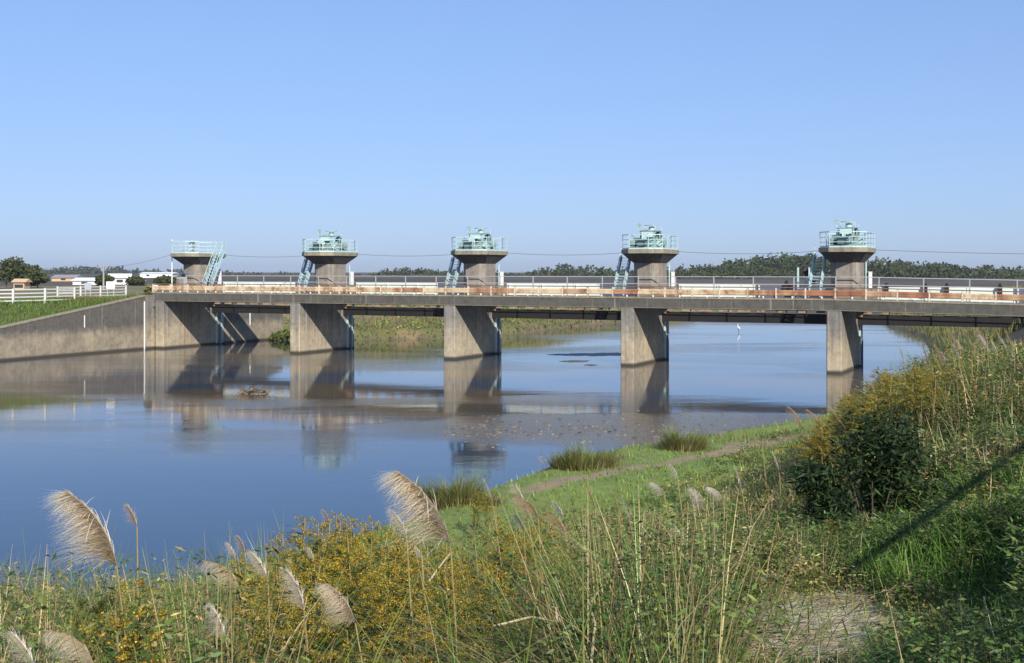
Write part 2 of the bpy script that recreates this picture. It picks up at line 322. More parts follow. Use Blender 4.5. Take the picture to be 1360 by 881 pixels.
b = MB(); P = [(-170,-80),(70,-80),(90,240),(-60,240),(-60,110),(-170,60)]
wm = bpy.data.meshes.new('river_water'); wm.from_pydata([(x,y,0) for x,y in P], [], [tuple(range(len(P)))]); wm.materials.append(M['water'])
# the sheet may pass below the land; it shows only where the bed lies under it
tag(link(bpy.data.objects.new('river_water', wm)), 'calm blue river water with light ripples under the weir bridge', None, None, 'structure')

# ------------------------------------------------ bridge frame: u along the bridge, v away from the camera
PHI = math.atan2(.4354, .9003); CU, SU = math.cos(PHI), math.sin(PHI); SPN = 14.63; OX, OY = -31.67, 103.5
def WP(u, v, z=0): return (OX+CU*u+SU*v, OY-SU*u+CU*v, z)
RZ = -PHI
def dz(u): return -.018*max(0, u-60)                                   # the deck drops slightly past the last tower
ORD = ['leftmost, at the left bank', 'second from the left', 'middle one of five', 'fourth from the left', 'rightmost, nearest the camera']
PL = 8.2
def rounded(x0, y0, x1, y1, c): return [(x0+c,y0),(x1-c,y0),(x1,y0+c),(x1,y1-c),(x1-c,y1),(x0+c,y1),(x0,y1-c),(x0,y0+c)]
for k in range(6):
    names = ['concrete pier built against the left bank abutment wall', 'tan and grey concrete pier second from the left', 'concrete pier in the middle with a reddish stain low on its side',
             'concrete pier with a long rust streak, fourth from the left', 'narrow looking concrete pier nearest the camera, behind the weeds on the right', 'concrete bridge pier on the right bank beyond the tall weeds']
    t_ = empty('bridge_pier', WP(k*SPN, 0, 0), RZ, names[k], 'bridge pier', 'piers carrying the weir bridge')
    b = MB().prism(rounded(0, 0, 1.0, PL, .06), -1.5, 4.20+dz(k*SPN)); b.build('pier_shaft', M['pier'], t_)
    MB().prism(rounded(-.10, 3.80, 1.10, PL, .05), 4.20, 4.60).build('bearing_ledge', M['pier'], t_) if k < 5 else None
    if k < 5:
        MB().box(-.25, 3.86, 4.60, 2.3, 8.0, 5.58).build('plinth', M['tower'], t_)
        for gv in (6.9, 7.6):
            MB().box(1.0, gv, .1, 1.12, gv+.16, 3.95).build('gate_guide', M['aqua_pale'] if gv < 7 else M['blue'], t_)
        b = MB().tube([(1.16, 7.35, .0), (1.16, 7.35, 2.0)], .07); b.build('drain_pipe', M['blue_and_gate_shade'], t_)
        MB().box(1.002, 6.3, 3.55, 1.35, 6.75, 4.15).build('bracket', M['beige_steel'], t_)
    if k in (3, 2):
        pass
# deck: one slab per span
dk = empty('bridge_deck', WP(0, 0, 0), RZ, 'long grey concrete bridge deck crossing the whole river on five piers', 'bridge')
us = [-.6]+[k*SPN+.5 for k in range(1, 6)]+[5*SPN+12]
for i in range(6):
    u0, u1 = us[i]+.015, us[i+1]-.015; z0, z1 = dz(u0), dz(u1)
    vs = [(u,v,z+dzz) for u,dzz in ((u0,z0),(u1,z1)) for v,z in ((0,4.19),(0,4.95),(3.7,4.95),(3.7,4.35),(.45,4.35),(.45,4.19))]
    b = MB().add(vs, [(0,1,2,3,4,5), (11,10,9,8,7,6)]+[(j,(j+1)%6,(j+1)%6+6,j+6) for j in range(6)])
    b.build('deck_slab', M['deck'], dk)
    c = MB().add([(u,v,z+dzz) for u,dzz in ((u0,z0),(u1,z1)) for v,z in ((-.03,4.88),(-.03,4.99),(.35,4.99),(.35,4.88))], [(0,1,2,3),(7,6,5,4)]+[(j,(j+1)%4,(j+1)%4+4,j+4) for j in range(4)])
    c.build('kerb', M['slab'], dk)
    for vv in (1.1, 2.4):  # shallow girders
        MB().add([(u,v,z+dzz) for u,dzz in ((u0+.8,z0),(u1-.8,z1)) for v,z in ((vv,4.12),(vv,4.345),(vv+.25,4.345),(vv+.25,4.12))], [(0,1,2,3),(7,6,5,4)]+[(j,(j+1)%4,(j+1)%4+4,j+4) for j in range(4)]).build('girder', M['black_steel'], dk)
    MB().add([(u,v,z+dzz) for u,dzz in ((u0,z0),(u1,z1)) for v,z in ((-.035,4.20),(-.035,4.23),(0,4.23),(0,4.20))], [(0,1,2,3),(7,6,5,4)]+[(j,(j+1)%4,(j+1)%4+4,j+4) for j in range(4)]).build('drip_edge', M['slab'], dk)
# guardrail at the near edge
gr = empty('guardrail', WP(0, .12, 4.99), RZ, 'rust stained cream and orange steel guardrail along the near edge of the bridge', 'guardrail')
def wbeam(L):
    prof = [(-.015,.17),(-.05,.19),(-.06,.24),(-.06,.34),(-.045,.365),(-.06,.39),(-.06,.49),(-.05,.54),(-.015,.56)]
    v = []; 
    for x in (0, L): v += [(x, y, z) for y, z in prof]+[(x, y+.02, z) for y, z in reversed(prof)]
    n = len(prof)*2; return MB().add(v, [tuple(range(n)), tuple(range(2*n-1, n-1, -1))]+[(i,(i+1)%n,(i+1)%n+n,i+n) for i in range(n)])
pr_cache = {}
npan = 43; PW = 1.98
for i in range(npan):
    u = -.3+i*PW; z = dz(u)
    q = i/npan; r_ = random.random()
    mat = M['cream'] if (q < .30 and r_ < .85) or (q < .62 and r_ < .6) or r_ < .06 else (M['cream2'] if (q < .66 or r_ < .4) else M['rust'])
    if mat.name not in pr_cache:
        pr_cache[mat.name] = wbeam(PW-.04).build('beam_panel', mat, gr).data; o = gr.children[-1] if False else [c for c in COL.objects if c.data == pr_cache[mat.name]][0]
    else: o = link(bpy.data.objects.new('beam_panel', pr_cache[mat.name]), gr)
    o.location = (u+.02, 0, z); o.rotation_euler = (0, .018 if u > 60 else 0, 0)
    if 'post' not in pr_cache:
        o = MB().box(-.045,-.085,-.01,.045,.10,.692).build('post', M['postw'], gr); pr_cache['post'] = o.data
        o2 = MB().box(-.04,-.03,0,.04,.04,.135).build('short_post', M['white'], gr); pr_cache['sp'] = o2.data
    else: o = link(bpy.data.objects.new('post', pr_cache['post']), gr); o2 = link(bpy.data.objects.new('short_post', pr_cache['sp']), gr)
    o.location = (u, 0, z); o2.location = (u+PW*.55, 0, z)
MB().bar((-.35,.05,.73), (60,.05,.73), .09, .07).build('top_rail', M['brown'], gr)
MB().bar((60,.05,.73), (-.3+npan*PW,.05,.73+dz(-.3+npan*PW)), .088, .068).build('top_rail', M['brown'], gr)
MB().bar((-.35,.12,.02), (60,.12,.02), .06, .06).build('bottom_rail', M['brown'], gr)
# rear handrail of the walkway
rr = empty('handrail', WP(0, 3.55, 4.95), RZ, 'grey galvanised pipe handrail along the far edge of the bridge deck', 'handrail')
pm = None
for i in range(30):
    u = .5+i*2.9
    if pm is None: o = MB().box(-.035,-.03,0,.035,.03,1.50).build('post', M['grey_rail'], rr); pm = o.data
    else: o = link(bpy.data.objects.new('post', pm), rr)
    o.location = (u, 0, dz(u))
for zz in (1.48, .95):
    MB().bar((.4,0,zz), (60,0,zz), .055, .055).build('rail', M['grey_rail'], rr); MB().bar((60,0,zz), (84.5,0,zz+dz(84.5)), .054, .054).build('rail', M['grey_rail'], rr)

# ------------------------------------------------ hoist towers
TV = 5.15
def make_tower():
    t_ = empty('hoist_tower', (0,0,0), RZ)
    w, l = 1.0, 1.32; dr = rounded(-w, -l, w, l, .42)
    MB().prism(dr, 5.58, 7.46).build('tower_shaft', M['tower'], t_)
    W_, L_ = 1.66, 2.72; top = rounded(-W_, -L_, W_, L_, .85)
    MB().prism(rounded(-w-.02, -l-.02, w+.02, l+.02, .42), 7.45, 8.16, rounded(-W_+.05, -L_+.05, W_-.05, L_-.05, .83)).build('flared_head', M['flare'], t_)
    MB().prism(top, 8.163, 8.47).build('platform_slab', M['slab'], t_)
    ins = rounded(-W_+.08, -L_+.08, W_-.08, L_-.08, .83); n = len(ins); pm_ = None
    for i in range(n):
        a, c = Vector((*ins[i],8.47)), Vector((*ins[(i+1)%n],8.47)); m_ = max(1, round((c-a).length/1.15))
        for j in range(m_):
            q = a.lerp(c, j/m_)
            if pm_ is None: o = MB().box(-.022,-.022,0,.022,.022,1.08).build('railing_post', M['aqua_pale'], t_); pm_ = o.data
            else: o = link(bpy.data.objects.new('railing_post', pm_), t_)
            o.location = q
    for zz, th in ((1.08,.06), (.72,.035), (.38,.035), (.06,.10)):
        b = MB()
        for i in range(n):
            a, c = Vector((*ins[i],8.47+zz)), Vector((*ins[(i+1)%n],8.47+zz)); b.bar(a, c, .035 if zz < .1 else th, th)
        b.build('railing_rail', M['aqua_pale'], t_)
    return t_
TL = ['flared concrete hoist tower with empty railed platform, leftmost, by the left bank', 'flared concrete hoist tower second from the left, with aqua machinery on top',
      'flared concrete hoist tower in the middle of the bridge', 'flared concrete hoist tower fourth from the left, with stairs behind its left side', 'flared concrete hoist tower at far right, beside the standing person']
tp = make_tower()
for k in range(5):
    o = tp if k == 0 else copy_tree(tp); o.location = WP(k*SPN+.5, TV, 0); tag(o, TL[k], 'tower', 'hoist towers on the weir bridge')
# hoist machinery
def disc(b, c, r, w, ax='x', n=16):
    c = Vector(c); d = Vector((1,0,0)) if ax == 'x' else (Vector((0,1,0)) if ax == 'y' else Vector((0,0,1)))
    return b.tube([c-d*w/2, c+d*w/2], r, n)
def make_hoist():
    h = empty('gate_hoist', (0,0,0), RZ); A, B_ = M['aqua'], M['aqua_pale']
    b = MB()
    for x in (-.75, .75): b.box(x-.08,-1.7,.0,x+.08,1.7,.16)
    for y in (-1.6,-.5,.6,1.6): b.box(-.85,y-.07,.0,.85,y+.07,.158)
    b.build('base_frame', A, h)
    disc(MB(), (-.35,-1.1,.50), .30, .55, 'x').build('cable_drum', M['dark_aqua'], h); disc(MB(), (.38,1.05,.50), .30, .55, 'x').build('cable_drum', A, h)
    b = MB(); disc(b, (-.02,-1.1,.62), .44, .07, 'x', 20); b.build('gear_wheel', B_, h)
    b = MB(); disc(b, (.02,1.05,.62), .44, .07, 'x', 20); b.build('gear_wheel', B_, h)
    MB().box(-.34,-.42,.16,.38,.50,.86).build('gearbox', A, h, bevel=.03)
    b = MB(); disc(b, (.62,-.05,.42), .19, .62, 'y', 12); b.box(.5,-.25,.16,.74,.15,.25); m_ = b.build('motor', B_, h)
    b = MB()
    for i in range(6): disc(b, (.62,-.3+i*.1,.42), .215, .025, 'y', 12)
    b.build('cooling_fin', A, m_)
    b = MB()
    for x, y in ((-.42,-.55),(.42,-.55),(.42,.62),(-.42,.62)): b.box(x-.035,y-.035,.16,x+.035,y+.035,1.26)
    b.build('upright', A, h)
    MB().box(-.52,-.62,1.262,.52,.70,1.33).build('top_deck', A, h)
    b = MB(); disc(b, (.05,.15,1.46), .17, .26, 'z', 12); b.build('brake_housing', B_, h)
    b = MB(); disc(b, (.05,.15,1.67), .42, .05, 'z', 18); b.tube([(.05,.15,1.58),(.05,.15,1.70)], .05); b.build('hand_wheel', A, h)
    b = MB(); b.tube([(-.50,-.50,1.33),(-.50,-.50,1.62)], .035); disc(b, (-.50,-.52,1.70), .13, .07, 'y', 14); b.build('gate_position_dial', A, h)
    b = MB(); b.tube([(-.35,-1.5,.5),(-.35,1.5,.5)], .05); b.tube([(.38,-1.5,.5),(.38,1.5,.5)], .05); b.build('drive_shaft', B_, h)
    b = MB(); b.box(-.72,.95,.16,-.40,1.35,.82); b.build('control_box', B_, h, bevel=.015)
    b = MB(); b.box(.48,-1.45,.16,.76,-1.12,.72); b.build('bearing_block', A, h)
    for y in (-1.45, .35): MB().box(-.80,y,.16,-.52,y+.34,.62+.25*(y>0)).build('brake_unit', A, h, bevel=.02)
    b = MB(); b.box(-.30,-.75,.90,.34,-.50,1.22); b.box(-.62,.1,.66,-.36,.5,1.02); b.build('limit_switch_box', B_, h)
    b = MB(); disc(b, (.30,.72,1.0), .26, .06, 'y', 16); disc(b, (-.2,-.42,1.05), .20, .06, 'y', 14); b.build('small_gear', M['dark_aqua'], h)
    MB().box(-.28,-1.75,.18,.30,-1.48,.70).build('winch_motor', M['dark_aqua'], h, bevel=.03); MB().box(-.45,1.42,.18,.42,1.62,.64).build('cover_plate', A, h)
    b = MB()
    for x, y in ((-.5,-.62),(.5,-.62),(.5,.7),(-.5,.7)): b.tube([(x,y,1.33),(x,y,1.62)], .02)
    for q0, q1 in (((-.5,-.62),(.5,-.62)),((.5,-.62),(.5,.7)),((.5,.7),(-.5,.7)),((-.5,.7),(-.5,-.62))): b.bar((*q0,1.6),(*q1,1.6),.03,.03)
    b.build('upper_guard', B_, h)
    b = MB(); b.bar((-.42,-.57,.25),(-.42,.60,1.2),.04,.04); b.bar((.42,-.57,1.2),(.42,.60,.25),.04,.04); b.build('brace', B_, h)
    return h
hp = make_hoist()
HL = ['aqua gate hoist machinery on the second tower from the left', 'aqua gate hoist machinery on the middle tower', 'aqua gate hoist machinery on the fourth tower from the left', 'aqua gate hoist machinery on the rightmost tower above the person']
for k in range(1, 5):
    o = hp if k == 1 else copy_tree(hp); o.location = WP(k*SPN+.5, TV-.1, 8.472); o.scale = (1.28, 1.12, 1.10); o.rotation_euler = (0,0,RZ); tag(o, HL[k-1], 'machinery', 'gate hoists on the towers')
# control cabinet on first tower
cb = empty('control_cabinet', WP(1.35, TV-1.9, 8.472), RZ, 'small green control cabinet on the leftmost platform at the head of the stairs', 'cabinet')
MB().box(-.2,-.15,.08,.2,.15,.95).build('cabinet_body', M['aqua'], cb, bevel=.01); MB().box(-.17,-.165,.14,.17,-.152,.90).build('door', M['aqua_pale'], cb); MB().box(-.24,-.2,.952,.24,.2,1.0).build('cabinet_roof', M['aqua'], cb); MB().box(-.18,-.12,0,.18,.12,.08).build('cabinet_base', M['aqua'], cb)
# stairs
def make_stairs(p0, p1, wid, nst, rail=1.0, side=None):
    """p0 foot, p1 head, in local u,v,z"""
    s_ = empty('steel_stairs', (0,0,0), RZ); p0 = Vector(p0); p1 = Vector(p1)
    hd = Vector((p1.x-p0.x, p1.y-p0.y, 0)).normalized(); sd = Vector((-hd.y, hd.x, 0))
    for q in (-1, 1):
        off = sd*wid/2*q; MB().bar(p0+off, p1+off, .05, .20).build('stringer', M['blue'], s_)
        up = Vector((0,0,rail)); MB().bar(p0+off+up, p1+off+up, .045, .045).build('handrail', M['aqua_pale'], s_); MB().bar(p0+off+up*.5, p1+off+up*.5, .03, .03).build('mid_rail', M['aqua_pale'], s_)
        for j in range(5):
            c = p0.lerp(p1, j/4)+off; MB().bar(c, c+up, .035, .035).build('rail_post', M['aqua_pale'], s_)
    for j in range(nst):
        c = p0.lerp(p1, (j+.5)/nst); b = MB(); a_ = c-sd*(wid/2-.03); e_ = c+sd*(wid/2-.03)
        b.bar(a_, e_, .22, .035); b.build('tread', M['blue'], s_)
    return s_
s1 = make_stairs((2.12,-1.45,5.0), (2.16,.40,8.45), .80, 13); s1.location = WP(.5, TV, 0)
tag(s1, 'pale blue steel stairs climbing the right side of the leftmost tower', 'stairs', 'steel stairs of the towers')
SL = ['blue steel stairs behind the left side of the second tower', 'blue steel stairs behind the left side of the middle tower', 'blue steel stairs behind the left side of the fourth tower', 'blue steel stairs left of the rightmost tower, behind the person']
s2 = None
for k in range(1, 5):
    if s2 is None: s2 = make_stairs((-2.0,-1.55,5.0), (-1.80,-.40,7.95), .80, 13, .75)
    o = s2 if k == 1 else copy_tree(s2); o.location = WP(k*SPN+.5, TV, 0); tag(o, SL[k-1], 'stairs', 'steel stairs of the towers')
# white hinge columns right of each tower and the raised gates
for k in range(5):
    c = empty('gate_column', WP(k*SPN+1.85, 6.5, 5.58), RZ, ['white steel column right of the leftmost tower', 'white steel column right of the second tower', 'white steel column right of the middle tower', 'white steel column right of the fourth tower', 'white steel column right of the rightmost tower'][k], 'steel column', 'white columns beside the towers')
    MB().box(-.11,-.11,0,.11,.11,1.18).build('column', M['white'], c, bevel=.01); MB().box(-.13,-.13,1.182,.13,.13,1.22).build('cap', M['white'], c)
    MB().tube([(-.32,.1,0),(-.32,.1,1.85)], .06).build('conduit', M['aqua_pale'], c)
GN = ['pale raised sluice gate between the leftmost and second towers', 'pale raised sluice gate between the second and middle towers', 'pale raised sluice gate between the middle and fourth towers', 'pale raised sluice gate between the fourth and rightmost towers', 'pale raised sluice gate with dark brackets right of the rightmost tower']
for k in range(5):
    g_ = empty('sluice_gate', WP(k*SPN, 6.35, 0), RZ, GN[k], 'sluice gate', 'raised sluice gates'); a, e = 2.35, SPN-.45; n = 4; st = (e-a)/n; zz = dz(k*SPN+10)
    for i in range(n):
        mat = M['blue_and_gate_shade'] if (k == 4 and i == 3) or (k == 3 and i == 2) else M['gate']  # dark panels put a shadowed stretch into the pale gate's colour
        MB().box(a+i*st+.02, 0, 4.3+zz, a+(i+1)*st-.02, .22, 5.86+zz).build('gate_panel', mat, g_)
        MB().box(a+i*st+.25, -.11, 4.4+zz, a+i*st+.33, -.002, 5.80+zz).build('stiffener', M['gate'], g_)
    MB().box(.9, .05, 3.00, e+.3, .45, 3.72).build('lower_beam', M['black_steel'], g_)
    b = MB(); 
    for i in range(9):
        u = 1.2+i*(e-1.2)/9; b.box(u, -.12, 3.80, u+.62+.35*random.random(), .02, 4.02)
    b.box(1.2,-.14,4.022,e,.04,4.10); b.build('flange', M['beige_steel'], g_)
    if k >= 3:
        for u in ((3.0, 5.6, 7.0, 10.4) if k == 4 else (10.6, 12.6)):
            q = MB().box(u-.14,-.34,5.35+zz,u+.14,-.115,5.98+zz); q.box(u-.09,-.30,5.982+zz,u+.09,-.14,6.15+zz); q.build('bracket', M['black_steel'], g_)
# light mast beside the first tower
c = empty('mast', WP(-.75, 3.0, 4.95), RZ, 'slim white mast at the left side of the leftmost tower', 'mast'); MB().tube([(0,0,0),(0,0,4.7)], .055, 8, .035).build('pole', M['white'], c); MB().box(-.12,-.12,-.02,.12,.12,.03).build('base_plate', M['grey_rail'], c); MB().tube([(0,0,4.7),(0,0,4.78)], .05).build('finial', M['white'], c)
c = empty('junction_box', WP(-.4, 3.2, 4.95), RZ, 'grey equipment box at the foot of the leftmost tower', 'box')
MB().box(0,0,0,.9,.4,1.35).build('box_body', M['grey_rail'], c, bevel=.02); MB().box(.06,-.012,.08,.43,-.001,1.2).build('door', M['tower'], c); MB().box(.47,-.012,.08,.84,-.001,1.2).build('door', M['tower'], c)
MB().box(.15,-.02,0,.5,.0,.0).build('plinth', M['deck'], c) if False else None
c = empty('window_box', WP(.2, TV-1.72, 6.30), RZ, 'small dark box fixed to the front of the leftmost tower', 'box')
MB().box(-.25,.0,0,.25,.38,.36).build('box_body', M['blue_and_gate_shade'], c); MB().box(-.2,-.02,.05,.2,-.002,.31).build('lid', M['black_steel'], c)
# cables
def cable(p, q, sag, lab, r=.014):
    p = Vector(p); q = Vector(q); pts = [p.lerp(q, i/16)-Vector((0,0,sag*4*(i/16)*(1-i/16))) for i in range(17)]
    tag(MB().tube(pts, r, 5).build('overhead_cable', M['wire']), lab, 'cable', 'overhead cables from tower to tower')
CN = ['leftmost and second', 'second and middle', 'middle and fourth', 'fourth and rightmost']
for k in range(4): cable(WP(k*SPN+.5+1.6, TV+1.5, 8.35), WP((k+1)*SPN+.5-1.6, TV+1.5, 8.35), .22, f'thin dark cable strung between the {CN[k]} towers')
cable(WP(4*SPN+2.1, TV+1.5, 8.35), WP(4*SPN+34, TV+4, 8.2), .35, 'thin dark cable running right from the rightmost tower')
cable(WP(.5-1.6, TV+1.5, 9.2), (-59.5, 170, 7.5), .5, 'thin dark cable sloping down left from the leftmost tower to a pole')
cable((-59.5, 170, 7.5), (-110, 240, 8), .4, 'thin dark cable running left from the utility pole')
def upole(x, y, h, lab):
    z = float(ground_z(x, y)); c = empty('utility_pole', (x, y, z-.2), 0, lab, 'utility pole'); MB().tube([(0,0,0),(0,0,h)], .15, 8, .10).build('pole', M['pole'], c); MB().bar((-.7,0,h-.4),(.7,0,h-.4),.09,.09).build('crossarm', M['pole'], c)
    MB().box(-.05,-.05,h-.355,.05,.05,h-.2).build('insulator', M['white'], c)
upole(-59.5, 170, 4.0, 'grey utility pole behind the white sign at the left bank')

# ------------------------------------------------ walls at the left bank
def strip(name, mat, pts, parent=None):                                   # pts: list of (u0,v0,u1,v1 ,zt0,zt1)
    pass
wing = empty('retaining_wall', WP(0, 0, 0), RZ, 'long stained concrete wing wall with sloping top left of the bridge', 'retaining wall')
def wallseg(v0, v1, zt0, zt1, u0=0.0, th=.5, zb=-1.5):
    return MB().add([(u0-th,v0,zb),(u0,v0,zb),(u0,v0,zt0),(u0-th,v0,zt0),(u0-th,v1,zb),(u0,v1,zb),(u0,v1,zt1),(u0-th,v1,zt1)], [(0,1,2,3),(7,6,5,4),(0,4,5,1),(1,5,6,2),(2,6,7,3),(3,7,4,0)])
ztop = lambda v: 4.62+min(0, (v+1.2)*.140)
vb = [-1.2, -7.5, -14.5, -21.5, -29.5]
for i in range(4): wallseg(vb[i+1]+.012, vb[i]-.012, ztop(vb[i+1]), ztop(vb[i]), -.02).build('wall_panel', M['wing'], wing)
for i in range(4): 
    s0, s1_ = vb[i+1]+.012, vb[i]-.012
    MB().add([(-.56,s0,ztop(s0)+.002),(.03,s0,ztop(s0)+.002),(.03,s0,ztop(s0)+.12),(-.56,s0,ztop(s0)+.12),(-.56,s1_,ztop(s1_)+.002),(.03,s1_,ztop(s1_)+.002),(.03,s1_,ztop(s1_)+.12),(-.56,s1_,ztop(s1_)+.12)],
      [(0,1,2,3),(7,6,5,4),(0,4,5,1),(1,5,6,2),(2,6,7,3),(3,7,4,0)]).build('coping', M['slab'], wing)
MB().box(-.01,-1.35,-.5,.04,-1.25,4.2).build('white_strip', M['white'], wing)
MB().box(-.5,-1.17,-1.5,.0,-.03,4.74).build('end_block', M['pier'], wing)
MB().box(-.01,-8.2,2.2,.02,-8.12,3.2).build('water_gauge', M['white'], wing)
dwn = empty('retaining_wall', WP(0, 0, 0), RZ, 'tan concrete retaining wall beyond the bridge between the first two piers', 'retaining wall')
wallseg(8.22, 12.6, 4.3, 4.3, 1.0, .6).build('wall_panel', M['wing'], dwn); wallseg(12.62, 17.2, 4.3, 3.2, 1.0, .6).build('wall_panel', M['wing'], dwn)
MB().box(.96,9.3,3.0,1.05,17.0,3.06).build('ledge', M['slab'], dwn); MB().box(.99,11.9,1.6,1.05,12.0,3.0).build('white_strip', M['white'], dwn)
# verge behind the walls
a = Acc(); st = np.arange(-45, 17.3, .6); ts = [.5, 1.2, 2.2, 3.4, 5.0, 8.0]; V = []; C = []
for v in st:
    zt = ztop(v) if v < 3 else (4.3 if v < 12.6 else 4.3-(v-12.6)*.24)
    u0 = 0 if v < 8 else 1.0
    for j, t_ in enumerate(ts):
        z = zt-.03+(4.28-zt)*min(1, (t_-.5)/3.2)+(.05*math.sin(v*1.3+t_) if t_ > .6 else 0)
        V.append(WP(u0-t_, v, z if t_ < 7 else 3.6)); C.append((.09,.125,.035) if (v+t_*.7) < -1 else (.13,.12,.06))
n = len(ts); i = (np.arange(len(st)-1)[:,None]*n+np.arange(n-1)[None]).ravel(); a.add(np.array(V), np.stack([i,i+1,i+n+1,i+n],1), np.array(C))
tag(a.build('grass_verge', M['ground']), 'grassy verge behind the left retaining wall', None, None, 'structure')
# ------------------------------------------------ white board fences
def fence(pts, lab, z, cont=True):
    f = empty('board_fence', (pts[0][0], pts[0][1], z), 0, lab, 'fence'); o0 = Vector((*pts[0], 0))
    for i, p_ in enumerate(pts):
        q = Vector((*p_, 0))-o0; MB().box(q.x-.08,q.y-.08,-.4,q.x+.08,q.y+.08,1.16).build('post', M['fence'], f, bevel=.01)
        if i+1 < len(pts):
            e = Vector((*pts[i+1], 0))-o0; dd = (e-q).normalized()*.085
            for zz in (.16,.46,.76,1.06): MB().bar(q+dd+Vector((0,0,zz)), e-dd+Vector((0,0,zz)), .05, .10).build('board', M['fence'], f)
fence([(-47.5,88.5),(-45.2,90.2),(-42.6,92.3),(-40.3,94.3),(-38.8,97),(-37.6,100.3)], 'white board fence on the grassy bank at the left edge', 4.27)
fence([(-43.6,112),(-42.5,115),(-41.6,118),(-40.35,122)], 'white board fence farther back between the signs and the bridge', 4.22)
def sign(px, y, zb, w, h, mat, lab):
    x = (px-680)/F*y; s_ = empty('sign', (x, y, zb), .1, lab, 'sign')
    for q in (-1, 1): MB().box(q*w*.35-.04,-.03,0,q*w*.35+.04,.03,1.0+h).build('post', M['grey_rail'], s_)
    MB().box(-w/2,-.06,1.0,w/2,-.032,1.0+h).build('sign_board', mat, s_, bevel=.008); MB().box(-w/2-.03,-.03,1.0-.03,w/2+.03,-.0,1.0+h+.03).build('backing', M['grey_rail'], s_) if False else None
sign(117, 108, 4.15, .62, .62, M['signg'], 'blank grey sign board on posts behind the fence gap')
sign(147, 110, 4.2, .80, .66, M['signw'], 'blank white sign board on posts near the bridge end')
sign(207, 104.5, 4.1, .32, .5, M['signw'], 'narrow white marker plate at the left end of the guardrail')

# ------------------------------------------------ far buildings
def shed(px, y, zb, w, h, dp, wall, roof, lab, rise=.8, ang=0):
    x = (px-680)/F*y; s_ = empty('shed', (x, y, zb), ang, lab, 'building'); 
    MB().box(-w/2,0,0,w/2,dp,h).build('wall', wall, s_)
    MB().add([(-w/2-.3,-.3,h+.002),(w/2+.3,-.3,h+.002),(w/2+.3,dp+.3,h+.002),(-w/2-.3,dp+.3,h+.002),(-w/2-.3,dp/2,h+rise),(w/2+.3,dp/2,h+rise)], [(0,1,5,4),(2,3,4,5),(0,4,3),(1,2,5),(0,3,2,1)]).build('roof', roof, s_)
    nw = max(1, int(w/4))
    for i in range(nw):
        cx = -w/2+(i+.5)*w/nw; f_ = MB().box(cx-.6,-.05,h*.35,cx+.6,-.002,h*.75).build('window', M['glass'], s_)
shed(112, 230, 4.1, 4.6, .9, 5, M['wallp'], M['roofw'], 'low white roofed shed behind the fence, left of the white sign', .6)
shed(159, 235, 4.2, 4.0, 1.3, 6, M['wallp'], M['roofw'], 'white shed with tall roof right of the utility pole', .9, .3)
shed(171, 236, 4.1, 3.4, .8, 5, M['wallp'], M['roofw'], 'smaller white shed attached to the right of the tall roofed one', .5)
shed(207, 420, 4.6, 11.5, 1.5, 9, M['roofw'], M['roofw'], 'long white building on the skyline left of the leftmost tower', .5)
shed(84, 300, 4.3, 6, .9, 6, M['tan'], M['roofg'], 'grey roofed low house far behind the board fence', .8)
shed(25, 165, 4.1, 1.5, 1.2, 2, M['tan'], M['tan'], 'small tan hut in front of the dark trees at far left', .5)

# ------------------------------------------------ trees and woods
def crown(acc, c, rx, rz, n, leaf, cols, seed=None):
    """leaf clumps in an uneven crown: lobes, gaps"""
    k = 7; lob = rvec(k)*np.array([rx*.55, rx*.55, rz*.5]); lr = rng.uniform(.38, .62, k)
    i = rng.integers(0, k, n); p_ = rvec(n)*(rng.uniform(.55, 1, n)**.6)[:,None]*lr[i][:,None]*np.array([rx, rx, rz])
    P_ = np.array(c)+lob[i]+p_; shade = pal(n, cols, None, .13)
    leaves(acc, P_-rvec(n)*leaf*.5, rvec(n), rvec(n), rng.uniform(.6,1.3,n)*leaf, rng.uniform(.6,1.1,n)*leaf, shade)
GR = [(.045,.065,.022),(.055,.075,.025),(.035,.055,.022),(.085,.085,.03)]
def tree(px, y, top_py, wpx, lab, cols=GR, sp_='broadleaf_tree'):
    x = (px-680)/F*y; zg = float(ground_z(x, y)); zt = CAMZ+(361-top_py)/F*y; h = zt-zg; rx = wpx/F*y/2
    t_ = empty(sp_, (x, y, zg), 0, lab, 'tree', None)
    b = MB(); b.tube([(0,0,-.3),(.05*h*.3,0,h*.3),(0,.03*h,h*.62)], .035*h+.05, 7, .02*h)
    for i in range(4):
        an = i*1.7; b.tube([(0,0,h*(.25+.07*i)),(math.cos(an)*rx*.4,math.sin(an)*rx*.4,h*(.5+.06*i))], .015*h+.02, 5, .006*h)
    b.build('trunk', M['bark'], t_)
    a = Acc(); crown(a, (0,0,h*.6), rx, h*.42, 1600, max(.28, y*.0022), cols); a.build('crown', M['tree'], t_)
tree(8, 178, 341, 62, 'tallest dark tree at the left edge of the picture')
tree(33, 186, 350, 44, 'dark tree leaning right behind the tan hut')
tree(-14, 172, 346, 40, 'dark tree cut by the left edge of the picture')
tree(50, 190, 364, 26, 'low dark tree at the right end of the left group')
tree(135, 205, 366, 30, 'round green tree between the low shed and the utility pole')
tree(180, 215, 370, 24, 'small dark tree right of the white sheds')
tree(222, 230, 369, 30, 'dark tree low behind the mast of the leftmost tower')
tree(196, 104, 377, 22, 'yellowish bush at the left end of the bridge', [(.16,.15,.05),(.10,.12,.035),(.2,.15,.07)], 'roadside_bush')
tree(371, 116, 439, 26, 'low green bush at the foot of the wall beside the second pier', [(.09,.12,.03),(.13,.14,.04),(.06,.09,.025)], 'waterside_bush')
